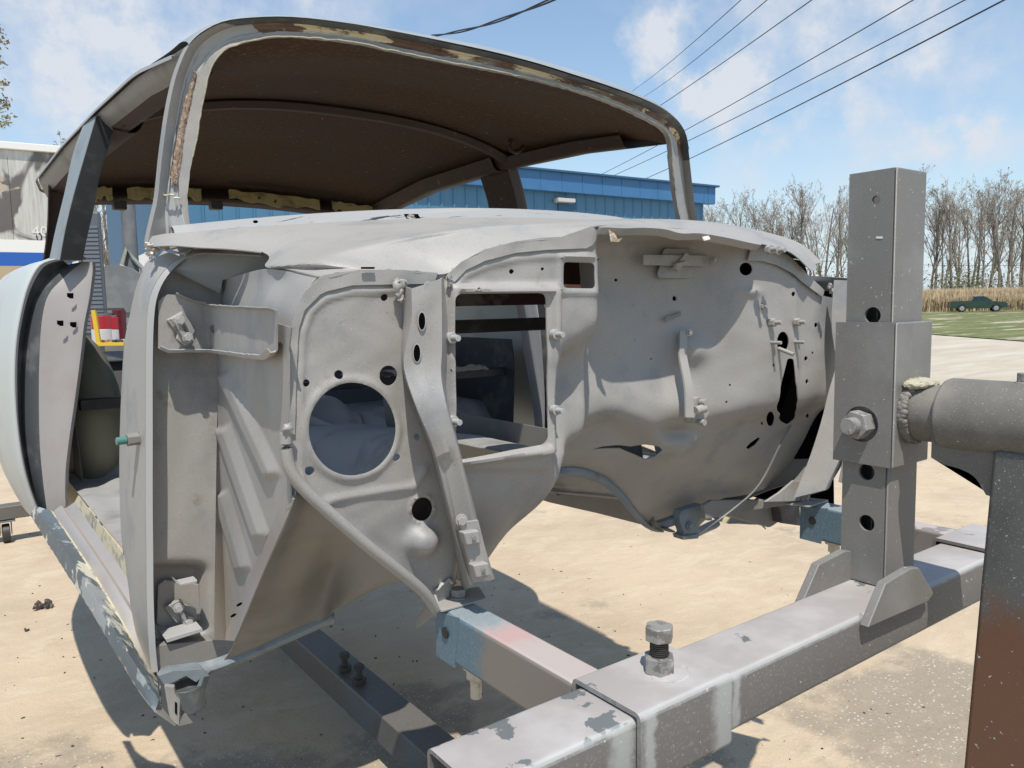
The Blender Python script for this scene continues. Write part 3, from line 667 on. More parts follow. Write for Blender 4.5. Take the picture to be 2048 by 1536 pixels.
can(207, .072, .20, 'red and white can on the left of the bench'); can(226, .055, .19, 'slimmer red and white can beside the maroon tin'); can(241, .045, .24, 'tall maroon tin at the right end of the bench', False)
q = aY(196, 700, 5.85)
o = thing('yellow_stand', 'yellow painted steel stand in front of the paint cans', 'stand', (q[0], q[1], bz), rad(-36))
box('upright', (0, 0, .125), (.028, .02, .23), YEL2, o, .002, Matrix.Rotation(rad(-5), 3, 'Y')); box('foot', (.08, 0, .012), (.20, .025, .022), YEL2, o, .002)
box('cross_bar', (.06, .01, .245), (.24, .016, .016), layered('dark bar', (.05, .05, .05), [], .5), o, .002)
for i, (dx, c) in enumerate(((.02, (.45, .22, .08)), (.12, (.4, .3, .15)), (.20, (.1, .08, .07)), (.28, (.5, .4, .25)))):
    q = aY(205+dx*160, 692, 5.95)
    bm = bmnew(); bm_box(bm, (q[0], q[1], bz+.02), (.07, .05, .035), Matrix.Rotation(i*.8, 3, 'Z'))
    setp(bm_link('scrap_piece', bm, layered('scrap colour %d' % i, c, [], .8), None, .004), 'small %s scrap lying on the bench before the cans' % ('orange', 'tan', 'dark brown', 'pale')[i], 'scrap')
# downpipe pole at the end of the building
q = far_pt(268, 12.6)
o = thing('flue_pipe', 'grey vertical flue with a bent galvanised pipe beside the building end', 'pipe', (q[0], q[1], 0))
bm = bmnew(); bm_cyl(bm, (0, 0, 0), (0, 0, 4.2), .11, 16); bm_link('flue', bm, GREYP, o)
bm = bmnew(); bm_tube(bm, [(-.16, -.1, 2.25), (-.08, -.12, 2.5), (.0, -.14, 2.35), (.12, -.14, 2.2), (.16, -.14, 1.6)], .035, 10); bm_link('bent_pipe', bm, ZINC, o)
# ================================================================== CAR BODY SHELL
body = thing('car_body_shell', 'bare grey two door sedan body shell without doors or fenders, held on a rotisserie', 'car body')
# ---- firewall -----------------------------------------------------
def sg(x): return 1/(1+np.exp(-np.clip(x, -40, 40)))
def seg_d(px, py, pl):
    best = np.full(np.shape(px), 1e9)
    for (x1, y1), (x2, y2) in zip(pl[:-1], pl[1:]):
        L2 = (x2-x1)**2+(y2-y1)**2; t = np.clip(((px-x1)*(x2-x1)+(py-y1)*(y2-y1))/L2, 0, 1)
        best = np.minimum(best, np.hypot(px-x1-t*(x2-x1), py-y1-t*(y2-y1)))
    return best
def ridge(px, py, pl, w, h): return h*np.exp(-(seg_d(px, py, pl)/w)**2)
def blob(px, py, cx, cy, rx, ry, h, ang=0):
    c, s = math.cos(rad(ang)), math.sin(rad(ang)); x = (px-cx)*c+(py-cy)*s; y = -(px-cx)*s+(py-cy)*c
    return h*np.exp(-((x/rx)**2+(y/ry)**2))
def rrect(px, py, x0, y0, x1, y1, e): return sg((px-x0)/e)*sg((x1-px)/e)*sg((py-y0)/e)*sg((y1-py)/e)
def softp(x, k=.02): return k*np.logaddexp(0, x/k)
def fwY(u, v, laponly=False):
    """depth of the pressed firewall sheet at lateral u, height v"""
    u = np.asarray(u, float); v = np.asarray(v, float)
    px, py = proj(u, 1.0, v); f = np.zeros(np.shape(px))
    # edge beads
    f = f+ridge(px, py, [(607, 1005), (601, 900), (601, 760), (607, 665), (622, 622), (652, 597), (705, 583), (800, 581)], 7, .0035)
    f += ridge(px, py, [(905, 572), (935, 548), (975, 530), (1035, 517), (1100, 512), (1170, 510)], 8, .0035)
    # kick plate lower lip
    f += ridge(px, py, [(578, 900), (590, 945), (640, 1000), (735, 1085), (830, 1168), (868, 1225)], 11, .003)
    f += ridge(px, py, [(660, 1003), (760, 985), (832, 975), (852, 940)], 8, .004)
    f += .026*np.exp(-(((px-856)/29)**2+((py-1088)/30)**2)**1.8)
    f += .004*np.exp(-((np.hypot((px-703)/87, (py-858)/93)-1.06)/.09)**2)
    f += .004*np.exp(-((np.hypot((px-851)/21, (py-1021)/25)-1.15)/.12)**2)
    # raised surround of the square opening
    d = np.maximum(np.maximum(900-px, px-1104), np.maximum(578-py, py-(922-(px-910)*.12)))
    f += .013*np.exp(-(d/9)**4)*(px > 880)
    f += .010*sg((940-py)/3)*sg((px-900)/6)*sg((1115-px)/6)*sg((py-575)/4)
    f += ridge(px, py, [(1120, 515), (1196, 515), (1196, 585), (1120, 585), (1120, 515)], 6, .004)
    # scooped hollow right of the opening
    f -= .055*sg((px-1114)/9)*sg((1207-px)/9)*sg((py-725+(px-1114)*.55)/13)*sg((905-py)/26)
    # deep centre pan, shallower towards the steering side
    cen = sg((px-1211)/5)*(1-.72*sg((px-1475)/16))
    f -= .088*cen*sg((py-470)/6)*(1-.35*sg((py-880)/25))
    f += blob(px, py, 1250, 600, 45, 70, .016)+blob(px, py, 1300, 560, 90, 60, -.012)
    f += blob(px, py, 1345, 830, 110, 90, .020)+blob(px, py, 1412, 820, 34, 44, .026)+blob(px, py, 1415, 872, 34, 16, -.022)
    f += blob(px, py, 1438, 700, 26, 34, .024)+blob(px, py, 1500, 760, 22, 90, -.010)
    f += blob(px, py, 1522, 583, 17, 9, .008)+ridge(px, py, [(1605, 560), (1612, 700), (1606, 850)], 7, .005)
    f += blob(px, py, 1560, 690, 34, 60, .004)
    ya = 838+((px-1285)/100)**2*62
    f -= .050*sg((py-ya-14)/11)*sg((1392-px)/12)*sg((px-1195)/8)
    f += blob(px, py, 1437, 905, 30, 50, .018)
    f += .0009*np.sin(px*.031+1.3*np.sin(py*.023)+2)*np.sin(py*.027+px*.009)+.0005*np.sin(px*.071+1.7*np.sin(py*.043))*np.sin(py*.063+1)
    # bulkhead rolls under into the toe boards
    lap = np.ones(np.shape(px)) if laponly else sg((u-np.interp(v, [.95, 1.0, 1.10, 1.15, 1.24], [-.358, -.350, -.316, -.283, -.236]))/.009)                            # 1 = tunnel and driver side
    k_out = sg((u+.462)/.008)                          # 0 outboard of the bracket
    back = (1-lap)*k_out*(.78*softp(1.195-v, .03)+.25*softp(1.05-v, .02)+.010*np.sin(u*52)*sg((1.17-v)/.02))
    back += lap*.075*(1-cen)*sg((1.245-v)/.012)
    back += (1-k_out)*.19*softp(1.25-v, .03)
    back += lap*((.92-.30*sg((u-.31)/.04))*softp(1.232-v, .028))
    return 1.0-f+back
def fw3(u, v): return u, fwY(u, v), v
F_ = lambda x, y, z: y-fwY(x, z)
def fh(px, py): p = hit(px, py, F_, .6, 4.2); return (p[0], p[2])
def ell(px, py, rx, ry=None, n=20, ang=0):
    ry = ry or rx; c, s = math.cos(rad(ang)), math.sin(rad(ang))
    return [fh(px+rx*math.cos(a)*c-ry*math.sin(a)*s, py+rx*math.cos(a)*s+ry*math.sin(a)*c) for a in np.linspace(0, 2*math.pi, n, endpoint=False)]
def bY(px, py, Y=1.0): p = aY(px, py, Y); return (p[0], p[2])
def bell(px, py, rx, ry=None, n=24): ry = ry or rx; return [bY(px+rx*math.cos(a), py+ry*math.sin(a)) for a in np.linspace(0, 2*math.pi, n, endpoint=False)]
def rr(pts, r=8):   # rounded polygon in survey pixels
    out = []; n = len(pts)
    for i in range(n):
        p, a, b = np.array(pts[i], float), np.array(pts[i-1], float), np.array(pts[(i+1) % n], float)
        d1, d2 = (a-p)/np.linalg.norm(a-p), (b-p)/np.linalg.norm(b-p); p0, p2 = p+d1*r, p+d2*r
        for t in (0, .25, .5, .75, 1): out.append(tuple((1-t)**2*p0+2*t*(1-t)*p+t*t*p2))
    return out
top = [(583, 700), (585, 655), (592, 622), (612, 590), (638, 565), (660, 555), (716, 544), (800, 545), (888, 549), (919, 528), (966, 503), (1029, 488), (1080, 481), (1120, 478), (1180, 456), (1203, 452)]
top2 = [(1230, 453), (1280, 454), (1340, 456), (1400, 463), (1460, 473), (1522, 488), (1580, 505), (1622, 542), (1652, 588)]
outl = [bY(*p) for p in top]+[bY(*p) for p in top2]
outl += [(.56, outl[-1][1]-.01), (.60, 1.44), (.66, 1.30), (.68, 1.16)]
outl += [(.67, 1.06)]+[fh(*p) for p in ((1604, 952), (1560, 968), (1498, 988), (1450, 996), (1412, 1006), (1370, 1028), (1340, 1052))]
ARC = [(1322, 1060), (1300, 1050), (1280, 1030), (1255, 1000), (1230, 972), (1200, 950), (1165, 938), (1135, 935), (1112, 937)]
def lapY(x, y, z): return y-fwY(x, z, True)
AR3 = [hit(x, y, lapY, .6, 4.2) for x, y in ARC]
outl += [(p[0], p[2]) for p in AR3]+[(-.305, 1.12), (-.334, 1.06), (-.350, 1.0), (-.360, .93), (-.42, .918), (-.452, .918)]
outl += [(-.458, .96), (-.464, 1.025)]+[fh(*p) for p in ((950, 1188), (884, 1226), (866, 1210), (842, 1172))]+[bY(*p) for p in ((735, 1082), (655, 1008), (608, 965), (588, 938), (578, 895), (583, 860))]
holes = [[bY(*p) for p in ((703+87*math.cos(a), 858+93*math.sin(a)) for a in np.linspace(0, 2*math.pi, 56, endpoint=False))],
         [fh(*p) for p in rr([(910, 588), (1092, 586), (1096, 887), (912, 921)], 16)], [bY(*p) for p in rr([(1126, 524), (1190, 526), (1190, 577), (1126, 576)], 9)]]
for h in ((777, 751, 18, 20), (677, 749, 9), (612, 766, 7.5), (769, 595, 7), (620, 942, 10, 9), (834, 874, 6, 7), (793, 915, 8), (851, 1021, 21, 24.5)): holes.append(bell(*h))
for h in ((1023, 543, 5), (1085, 538, 3.4), (958, 578, 3.4), (902, 741, 2.6), (1232, 560, 3.4), (1349, 597, 4.2, 5), (1268, 679, 2.4), (1302, 718, 2), (1492, 538, 13, 13), (1566, 684, 12, 21), (1587, 588, 4, 5),
          (1632, 650, 3.5, 5), (1612, 717, 3.5, 5), (1614, 763, 3, 5), (1615, 832, 3, 4.5), (1460, 770, 2.2), (1453, 804, 2.4), (1541, 838, 8, 15), (1524, 847, 2.2, 3.5), (1547, 730, 2, 3.5), (1625, 706, 2, 3), (1124, 517, 1.8), (1196, 519, 1.8), (1124, 580, 1.8), (1197, 580, 1.8)): holes.append(ell(*h, n=16))
holes.append([fh(*p) for p in rr([(1575, 717), (1587, 717), (1592, 760), (1594, 815), (1590, 838), (1575, 850), (1560, 842), (1553, 815), (1562, 770)], 5)])
holes.append([fh(*p) for p in ((1183, 899), (1205, 893), (1235, 890), (1262, 893), (1290, 889), (1318, 893), (1325, 900), (1308, 914), (1290, 919), (1268, 909), (1240, 897), (1212, 897))])
holes.append([fh(*p) for p in ((1492, 895), (1500, 886), (1516, 875), (1521, 877), (1511, 890), (1497, 899))])
fw = panel('firewall', outl, holes, fw3, .0044, STEEL, body, .0022, 50, -1)
def ontofw(px, py, lift=0.): p = hit(px, py, lambda x, y, z: y-fwY(x, z)+lift, .6, 4.2); return Vector(p)
lipp = [(572, 866, .992), (573, 905, .992), (582, 942, .992), (606, 976, .992), (655, 1022, .992), (740, 1096, .996), (800, 1144, 1.005), (845, 1182, 1.015), (872, 1218, 1.025)]
bm = bmnew(); bm_tube(bm, [Vector(p) for p in resample([aY(*q) for q in lipp], 60)], .0085, 10); bm_link('rolled_edge', bm, STEEL, body)
# raised flange strips (overlapping seam along the top and side)
outerL = [(577, 868), (578, 700), (580, 650), (588, 615), (608, 582), (636, 557), (654, 549), (716, 540), (800, 540), (872, 546)]
innerL = [(865, 568), (779, 569), (701, 571), (651, 583), (638, 589), (607, 620), (596, 655), (591, 730), (589, 800), (588, 868)]
def strip3(off): return lambda u, v: (u, fwY(u, v)-off, v)
def dent(off, a=.0006):
    return lambda u, v: (u, fwY(u, v)-off-a*(np.sin(u*62+3*np.sin(v*50))*np.sin(v*58+2*np.sin(u*40))), v)
panel('flange_strip', [bY(*p) for p in outerL+innerL], [], dent(.0045), .006, STEEL, body, .002)
oR = [(892, 548), (919, 524), (966, 499), (1029, 483), (1080, 476), (1120, 474), (1180, 453), (1190, 462), (1189, 480), (1183, 490)]
iR = [(1169, 497), (1091, 500), (1029, 506), (966, 522), (929, 540), (903, 565)]
panel('flange_strip', [bY(*p) for p in oR+iR], [], dent(.0045, .0008), .006, STEEL, body, .002)
dO = [(1520, 487), (1560, 496), (1592, 510), (1618, 535), (1648, 566), (1662, 580), (1660, 594), (1640, 580), (1618, 562), (1598, 545), (1570, 530), (1540, 521), (1514, 520)]
panel('flange_strip', [bY(*p) for p in dO], [], dent(.0075), .006, STEEL, body, .002)
# ---- cowl top ------------------------------------------------------
def rowX(pts, n=90):
    p = np.array(pts); o = np.argsort(p[:, 0]); return p[o]
def YW(X): a = np.abs(X)/.70; return 1.37+.22*np.minimum(a, 1)**2.3+np.maximum(0, np.abs(X)-.70)*.35
c0 = [aY(x, y, 1.0-.004) for x, y in top[4:]+top2[:-1]]
c0[0] = aY(633, 553, 1.0)
c1 = [aY(*p) for p in ((565, 537, 1.155), (637, 529, 1.05), (700, 513, 1.05), (780, 498, 1.05), (860, 481, 1.05), (960, 464, 1.04), (1050, 457, 1.04), (1150, 452, 1.03), (1230, 449, 1.03), (1320, 448, 1.03), (1420, 455, 1.03), (1520, 478, 1.03), (1590, 503, 1.02), (1632, 540, 1.01))]
c1b = [aY(*p) for p in ((531, 533, 1.225), (560, 526, 1.17), (637, 510, 1.10), (731, 490, 1.075), (837, 471, 1.065), (920, 459, 1.06), (1000, 451, 1.06), (1150, 445, 1.06), (1300, 442, 1.06), (1420, 449, 1.06), (1520, 470, 1.06), (1590, 495, 1.055), (1628, 530, 1.035))]
c1c = [aY(*p) for p in ((524, 504, 1.33), (600, 490, 1.26), (700, 479, 1.20), (800, 467, 1.165), (900, 455, 1.15), (1000, 448, 1.145), (1150, 442, 1.14), (1300, 439, 1.135), (1420, 446, 1.14), (1520, 465, 1.15), (1585, 487, 1.14), (1622, 520, 1.09))]
def crow(Yc, Ys, zc, zs, X=.79, pw=2.2): return [np.array([x, Yc+(Ys-Yc)*(abs(x)/X)**pw, zc+(zs-zc)*(abs(x)/X)**2]) for x in np.linspace(-X, X, 41)]
c2 = crow(1.20, 1.545, 1.668, 1.643, .752); c2b = crow(1.215, 1.555, 1.664, 1.642, .750); c3 = crow(1.30, 1.60, 1.690, 1.658, .742); c3b = crow(1.335, 1.625, 1.700, 1.662, .742); c4 = crow(1.345, 1.64, 1.672, 1.64, .742)
loft('cowl_top', [c0, c1, c1b, c1c, c2], STEEL, body, 130, 6, .0018)
LEDGE = layered('scuffed ledge primer', (.36, .365, .36), [((.42, .42, .41), 8, .5, .7, 4), ((.04, .045, .05), 26, .60, .625, 10), ((.05, .055, .06), 60, .66, .69, 6)], .5, .05, vecscale=(.13, 1.2, 1.2))
loft('windshield_ledge', [c2, c2b, c3, c3b, c4], LEDGE, body, 130, 4, .0018)
bmx = bmnew(); bm_tube(bmx, [Vector(p)+Vector((0, -.001, .0012)) for p in c2b[2:-3]], .0028, 6); bm_link('paint_gap', bmx, DARKJ, body)
# cowl front lip that overhangs the centre pan
lip0 = [np.array(p)+np.array([0, 0, 0]) for p in (aY(*q) for q in ((1198, 456, .99), (1215, 455, .975), (1250, 457, .962), (1290, 456, .958), (1330, 459, .958), (1362, 467, .96), (1400, 467, .962), (1450, 475, .965), (1500, 486, .97), (1522, 490, .985)))]
lip1 = [np.array(p) for p in (aY(*q) for q in ((1198, 450, 1.03), (1250, 449, 1.03), (1300, 449, 1.03), (1350, 451, 1.03), (1400, 455, 1.03), (1450, 462, 1.03), (1522, 478, 1.03)))]
lip2 = [p+np.array([0, .012, -.010]) for p in lip0]
loft('cowl_lip', [lip1, lip0, lip2], STEEL, body, 60, 3, .002, sharprows=True)
slab('torn_tab', [aY(1217, 459, .975), aY(1226, 458, .975), aY(1235, 478, .965), aY(1245, 476, .955), aY(1238, 484, .96), aY(1222, 483, .97)], (.002, .003, 0), EDGE, body, 0)
slab('torn_tab', [aY(1403, 471, .965), aY(1418, 472, .962), aY(1421, 478, .955), aY(1408, 482, .96)], (.0, .003, .002), EDGE, body, 0)
# slot in the ledge with a bolt
slab('ledge_hole', [aY(511+5*math.cos(t), 444+2.5*math.sin(t), 1.44) for t in np.linspace(0, 2*math.pi, 12, endpoint=False)], (0, 0, .001), VOID, body, 0)
slab('wiper_slot', [Vector(aY(*p)) for p in ((808, 430, 1.315), (836, 430, 1.315), (842, 440, 1.30), (815, 440, 1.30))], (0, 0, .002), VOID, body, 0)
bolt('wiper_bolt', aY(822, 436, 1.30), (0, -.5, 1), .006, .004, ZINC, body)
slab('cowl_slot', [aY(722, 534, .992), aY(748, 534, .992), aY(748, 538, .99), aY(722, 538, .99)], (0, -.002, 0), VOID, body, 0)
# ---- centre fittings ------------------------------------------------
def fwn(px, py, d=6):
    a, b, c = ontofw(px, py), ontofw(px+d, py), ontofw(px, py+d); n = (b-a).cross(c-a).normalized()
    return n if n.dot(Vector(CAM)-a) > 0 else -n
def fslab(name, pts, lift, th, mat, bev=.0008):
    ps = [Vector(aY(x, y, ontofw(x, y).y)) for x, y in pts]
    n = (ps[1]-ps[0]).cross(ps[2]-ps[0]).normalized(); n = n if n.dot(Vector(CAM)-ps[0]) > 0 else -n
    m = sum((p.y for p in ps))/len(ps)
    pl = [Vector(aY(x, y, m-lift)) for x, y in pts]
    return slab(name, pl, (0, th, 0), mat, body, bev)
fslab('wiper_plate', rr([(1329, 497), (1384, 498), (1388, 540), (1384, 556), (1318, 556), (1316, 545), (1320, 535)], 5), .008, .004, STEEL)
fslab('wiper_arm', rr([(1287, 509), (1421, 511), (1421, 533), (1287, 530)], 3), .014, .003, STEEL)
fslab('wiper_motor_clip', rr([(1349, 535), (1372, 505), (1380, 510), (1358, 543)], 2), .026, .012, STEEL)
fslab('wiper_motor_clip', rr([(1352, 527), (1375, 521), (1377, 527), (1356, 535)], 2), .034, .010, STEEL)
for x, y in ((1298, 520), (1416, 522), (1362, 521)): bolt('bolt', ontofw(x, y)+Vector((0, -.0135, 0)), (0, -1, 0), .006, .004, STEEL, body)
for x, y in ((905, 676), (1113, 669), (908, 842), (1113, 820)):
    p = ontofw(x-4, y); bm = bmnew(); bm_cyl(bm, p+Vector((0, .004, 0)), p-Vector((0, .007, 0)), .0085, 16); bm_cyl(bm, p, p-Vector((0, .022, 0)), .0048, 14); bm_link('stud', bm, LIGHTP, body, .0006)
for x, y, L, r in ((1539, 645, .03, .0058), (1590, 644, .026, .0058), (1543, 685, .024, .0048), (1590, 684, .024, .0048), (1524, 613, .012, .0042)):
    p = ontofw(x, y); bm = bmnew(); bm_cyl(bm, p+Vector((0, .01, 0)), p-Vector((0, L, 0)), r*.8, 12)
    if y < 680: bm_cyl(bm, p, p-Vector((0, L*.5, 0)), r*1.55, 6)
    bm_link('stud', bm, STEEL, body, .0005)
bm = bmnew(); a = ontofw(1557, 697); b_ = Vector(aY(1587, 709, a.y-.035)); bm_cyl(bm, a, b_, .0045, 12); bm_link('stud', bm, STEEL, body, .0005)
for x, y in ((1531, 500), (1546, 502)):
    p = Vector(aY(x, y, .985)); bm = bmnew(); bm_cyl(bm, p, p-Vector((0, .028, 0)), .005, 12); bm_cyl(bm, p-Vector((0, .004, 0)), p-Vector((0, .014, 0)), .010, 6); bm_link('bolt', bm, STEEL, body, .0005)
fslab('clip_tab', [(1331, 634), (1352, 628), (1362, 622), (1362, 631), (1336, 640), (1334, 645), (1331, 644)], .008, .003, STEELD)
# lever arm with pivot
la = [(1367, 662), (1366, 700), (1366, 715), (1377, 775), (1379, 835)]; zs_ = (.012, .014, .018, .045, .045); w_px = 8
vL, vR = [], []
for (x, y), l in zip(la, zs_):
    yy = ontofw(x, y).y-l; vL.append(Vector(aY(x-w_px, y, yy))); vR.append(Vector(aY(x+w_px-1, y, yy)))
loft('lever_arm', [vL, vR], STEEL, body, 24, 2, .004, sharprows=True)
bolt('lever_bolt', ontofw(1367, 665)-Vector((0, .014, 0)), (0, -1, 0), .0055, .004, ZINC, body)
p = ontofw(1392, 822); ly = p.y
fslab('pivot_bracket', rr([(1392, 795), (1402, 793), (1412, 808), (1419, 828), (1404, 845), (1388, 848), (1386, 826)], 4), .030, .026, STEEL)
for x, y, r in ((1401, 804, .0065), (1399, 844, .0065), (1376, 829, .006)):
    q = Vector(aY(x, y, ly-.028)); bm = bmnew(); bm_cyl(bm, q, q-Vector((0, .014, 0)), r, 12); bm_link('bolt', bm, STEEL, body, .0006)
bm = bmnew(); q = Vector(aY(1390, 822, ly-.036)); bm_cyl(bm, q, q+Vector((.028, 0, .003)), .009, 14); bm_link('pivot_barrel', bm, STEEL, body, .0006)
bm = bmnew(); q0 = ontofw(1582, 850); wp = [q0, Vector(aY(1560, 890, q0.y-.01)), Vector(aY(1530, 950, 1.0)), Vector(aY(1505, 985, 1.0)), Vector(aY(1470, 1015, 1.02)), Vector(aY(1440, 1038, 1.03)), Vector(aY(1404, 1066, 1.06))]
bm_tube(bm, [Vector(p) for p in resample(wp, 24)], .0022, 6); bm_link('loose_wire', bm, WIRE, body)
bm = bmnew()
rs = random.Random(2)
for (x, y, s) in ((797, 572, 9), (800, 584, 8), (806, 567, 7), (802, 595, 6), (795, 563, 5), (899, 556, 6), (900, 566, 5), (574, 858, 8), (579, 855, 6), (1660, 572, 7), (1663, 582, 6)):
    p = Vector(aY(x, y, .985)); r = s*.0009
    bmesh.ops.create_icosphere(bm, subdivisions=2, radius=r, matrix=Matrix.Translation(p) @ Matrix.Diagonal((1, .7, 1.2, 1)))
for v in bm.verts: v.co += Vector([rs.gauss(0, .0011) for _ in range(3)])
bm_link('brazed_lump', bm, STEEL, body, 0, 60)
slab('added_dark_disc', [aY(851+34*math.cos(t), 1021+36*math.sin(t), 1.06) for t in np.linspace(0, 2*math.pi, 16, endpoint=False)], (0, .003, 0), RAILB, body, 0)  # added dark disc that makes the round hole look dark inside
# weld bead on kick plate
bm = bmnew(); pts = [ontofw(x, y) for x, y in ((866, 1180), (876, 1172), (884, 1165), (893, 1161), (903, 1162), (912, 1160), (921, 1158), (931, 1155))]
pts = resample([tuple(p-Vector((0, .002, 0))) for p in pts], 30); bm_tube(bm, [Vector(p)+Vector((rs.gauss(0, .0012), 0, rs.gauss(0, .0016))) for p in pts], .0036, 6); bm_link('weld_bead', bm, STEEL, body, 0, 60)
# ---- braces ---------------------------------------------------------
def brace():
    col0 = [(803, 572, .998), (806, 640, .998), (803, 700, .998), (805, 742, .998), (830, 815, .995), (862, 900, .998), (884, 990, 1.01), (905, 1080, 1.025), (925, 1180, 1.04)]
    col1 = [(823, 577, .962), (823, 640, .958), (809, 705, .955), (809, 742, .952), (832, 812, .935), (868, 900, .94), (892, 990, .95), (916, 1080, .965), (944, 1172, .985)]
    col1b = [(858, 566, .960), (858, 640, .956), (850, 705, .955), (846, 742, .950), (862, 800, .93), (888, 890, .93), (907, 980, .938), (926, 1070, .953), (950, 1170, .973)]
    col2 = [(883, 557, .962), (884, 640, .958), (884, 705, .956), (882, 750, .950), (893, 812, .93), (914, 890, .93), (935, 975, .938), (957, 1065, .953), (985, 1160, .973)]
    col3 = [(887, 555, .998), (896, 640, .998), (896, 705, .998), (892, 760, .995), (897, 812, .99), (917, 888, .995), (938, 972, 1.0), (961, 1062, 1.01), (989, 1157, 1.025)]
    m = 40; C = [resample([aY(*q) for q in c], m) for c in (col0, col1, col1b, col2, col3)]
    def sub(a, b, k, end=False): return [a*(1-s)+b*s for s in np.linspace(0, 1, k, endpoint=end)]
    rows = sub(C[0], C[1], 5)+sub(C[1], C[2], 5)+sub(C[2], C[3], 5)+sub(C[3], C[4], 5, True)
    rows = np.array(rows); n = m; mm = len(rows)
    for i in range(mm):                    # pressed dent and gentle roll of the upper face
        for j in range(m):
            if 5 < i < 15 and 2 < j < 17: rows[i, j, 1] += .003*math.sin((i-5)/10*math.pi)
            if 6 <= i <= 13 and j > 20: rows[i, j, 1] += .010*math.sin((i-5)/9*math.pi)
    v = rows.reshape(-1, 3); f = []
    for i in range(mm-1):
        for j in range(m-1):
            f.append((i*n+j, i*n+j+1, (i+1)*n+j+1, (i+1)*n+j))
    me = mesh('brace', v, f); flipcam(me); o = link('brace', me, STEEL, body, sharp=32); solid(o, .0025, -1); return o
br = brace(); brm = mirror(br, body)
def mobj(o): return mirror(o, body)
SLOT = VOID
for x, y, a in ((856, 575, .961), (844, 642, .956), (834, 706, .955)):
    pts = [aY(x+6.5*math.cos(t), y+(17 if y > 600 else 10)*math.sin(t)*1.0, a-.0012) for t in np.linspace(0, 2*math.pi, 20, endpoint=False)]
    o = slab('slot', pts, (0, .0006, 0), SLOT if y > 600 else STEELP, body, 0)
    o2 = [aY(x+8.5*math.cos(t), y+(20 if y > 600 else 13)*math.sin(t), a-.0006) for t in np.linspace(0, 2*math.pi, 20, endpoint=False)]
    mobj(slab('slot_rim', o2, (0, .0006, 0), LIGHTP, body, 0)); mobj(o)
def clipbox():
    pl = [aY(*q) for q in ((921, 1045, 0.950), (957, 1040, 0.944), (984, 1150, 0.947), (950, 1165, 0.954), (927, 1075, 0.952))]
    a = slab('bump_stop_bracket', pl, (0, .006, 0), STEEL, body)
    for x, y in ((946, 1075), (965, 1140)):
        b = slab('bracket_pad', [aY(x-19, y-10, 0.940), aY(x+13, y-15, 0.938), aY(x+17, y+12, 0.938), aY(x-11, y+17, 0.940)], (0, .016, 0), STEEL, body, .003); mobj(b)
        c = bolt('dimple', aY(x, y, 0.939), (0, -1, 0), .004, .002, STEELD, body, False)
    b = slab('bracket_ear', [aY(916, 1026, 0.967), aY(957, 1043, 0.944), aY(925, 1052, 0.950)], (0, .003, 0), STEEL, body); bolt('bolt', aY(923, 1040, 0.954), (-.4, -1, 0), .007, .006, STEEL, body)
    mobj(a); mobj(b)
clipbox()
zp = 1.035
mp_ = [aZ(x, y, zp) for x, y in rr([(880, 1221), (974, 1196), (958, 1172), (868, 1190)], 6)]
o = slab('mount_plate', mp_, (0, 0, -.004), STEEL, body, .001); mobj(o)
o = slab('mount_gusset', [aY(868, 1190, .985), aY(884, 1224, .965), aY(873, 1190, .985)], (0, .003, 0), STEEL, body)
pb_ = Vector(aZ(917, 1193, zp)); o = bolt('mount_bolt', pb_, (0, 0, 1), .013, .012, BOLTM, body, True, 0, .4); mobj(o)
# ---- windshield frame ------------------------------------------------
FW_ = lambda off: (lambda x, y, z: y-YW(x)-off)
def wsrow(pts, off): return [hit(x, y, FW_(off), .8, 3.2) for x, y in pts]
r0 = [(296, 486), (300, 466), (309, 427), (316, 393), (325, 308), (337, 222), (352, 154), (367, 113), (378, 92), (403, 68), (444, 47), (496, 39), (581, 37), (700, 50), (800, 68), (900, 88), (1000, 110), (1080, 131), (1160, 156), (1225, 177), (1281, 198), (1320, 216), (1345, 234), (1363, 254), (1374, 280), (1380, 330), (1388, 400), (1396, 446)]
r1 = [(330, 480), (332, 462), (330, 430), (333, 393), (343, 308), (355, 222), (368, 160), (382, 122), (393, 100), (414, 78), (450, 58), (500, 48), (581, 46), (700, 60), (800, 78), (900, 99), (1000, 121), (1080, 142), (1160, 167), (1225, 189), (1278, 211), (1316, 230), (1340, 248), (1356, 266), (1366, 290), (1372, 335), (1380, 400), (1388, 446)]
r2 = [(372, 462), (368, 446), (357, 393), (358, 330), (366, 270), (373, 222), (384, 180), (397, 148), (413, 122), (434, 101), (462, 84), (513, 71), (581, 65), (700, 76), (800, 97), (900, 118), (1000, 137), (1080, 155), (1160, 178), (1225, 201), (1270, 220), (1308, 240), (1330, 256), (1344, 272), (1352, 296), (1357, 340), (1366, 400), (1376, 446)]
r3 = [(384, 456), (379, 444), (375, 393), (383, 325), (390, 290), (397, 250), (405, 205), (412, 171), (422, 135), (440, 108), (466, 92), (515, 79), (581, 73), (700, 84), (800, 105), (900, 125), (1000, 144), (1080, 162), (1160, 184), (1225, 207), (1266, 225), (1300, 242), (1322, 255), (1336, 270), (1342, 295), (1345, 340), (1353, 400), (1362, 446)]
W0, W1, W2, W3 = wsrow(r0, -.012), wsrow(r1, .012), wsrow(r2, .014), wsrow(r3, .004)
W00 = [p+np.array([0, .03, .004]) for p in W0]
n_ = 150
def blend(a, b, k): A, B = resample(a, n_), resample(b, n_); return [A*(1-s)+B*s for s in np.linspace(0, 1, k)]
wf = blend(W00, W0, 2)+blend(W0, W1, 4)[1:]
GUT = layered('dark rain gutter', (.10, .11, .115), [((.20, .20, .19), 14, .5, .68, 6), ((.30, .22, .15), 30, .64, .70, 6)], .5, .1)
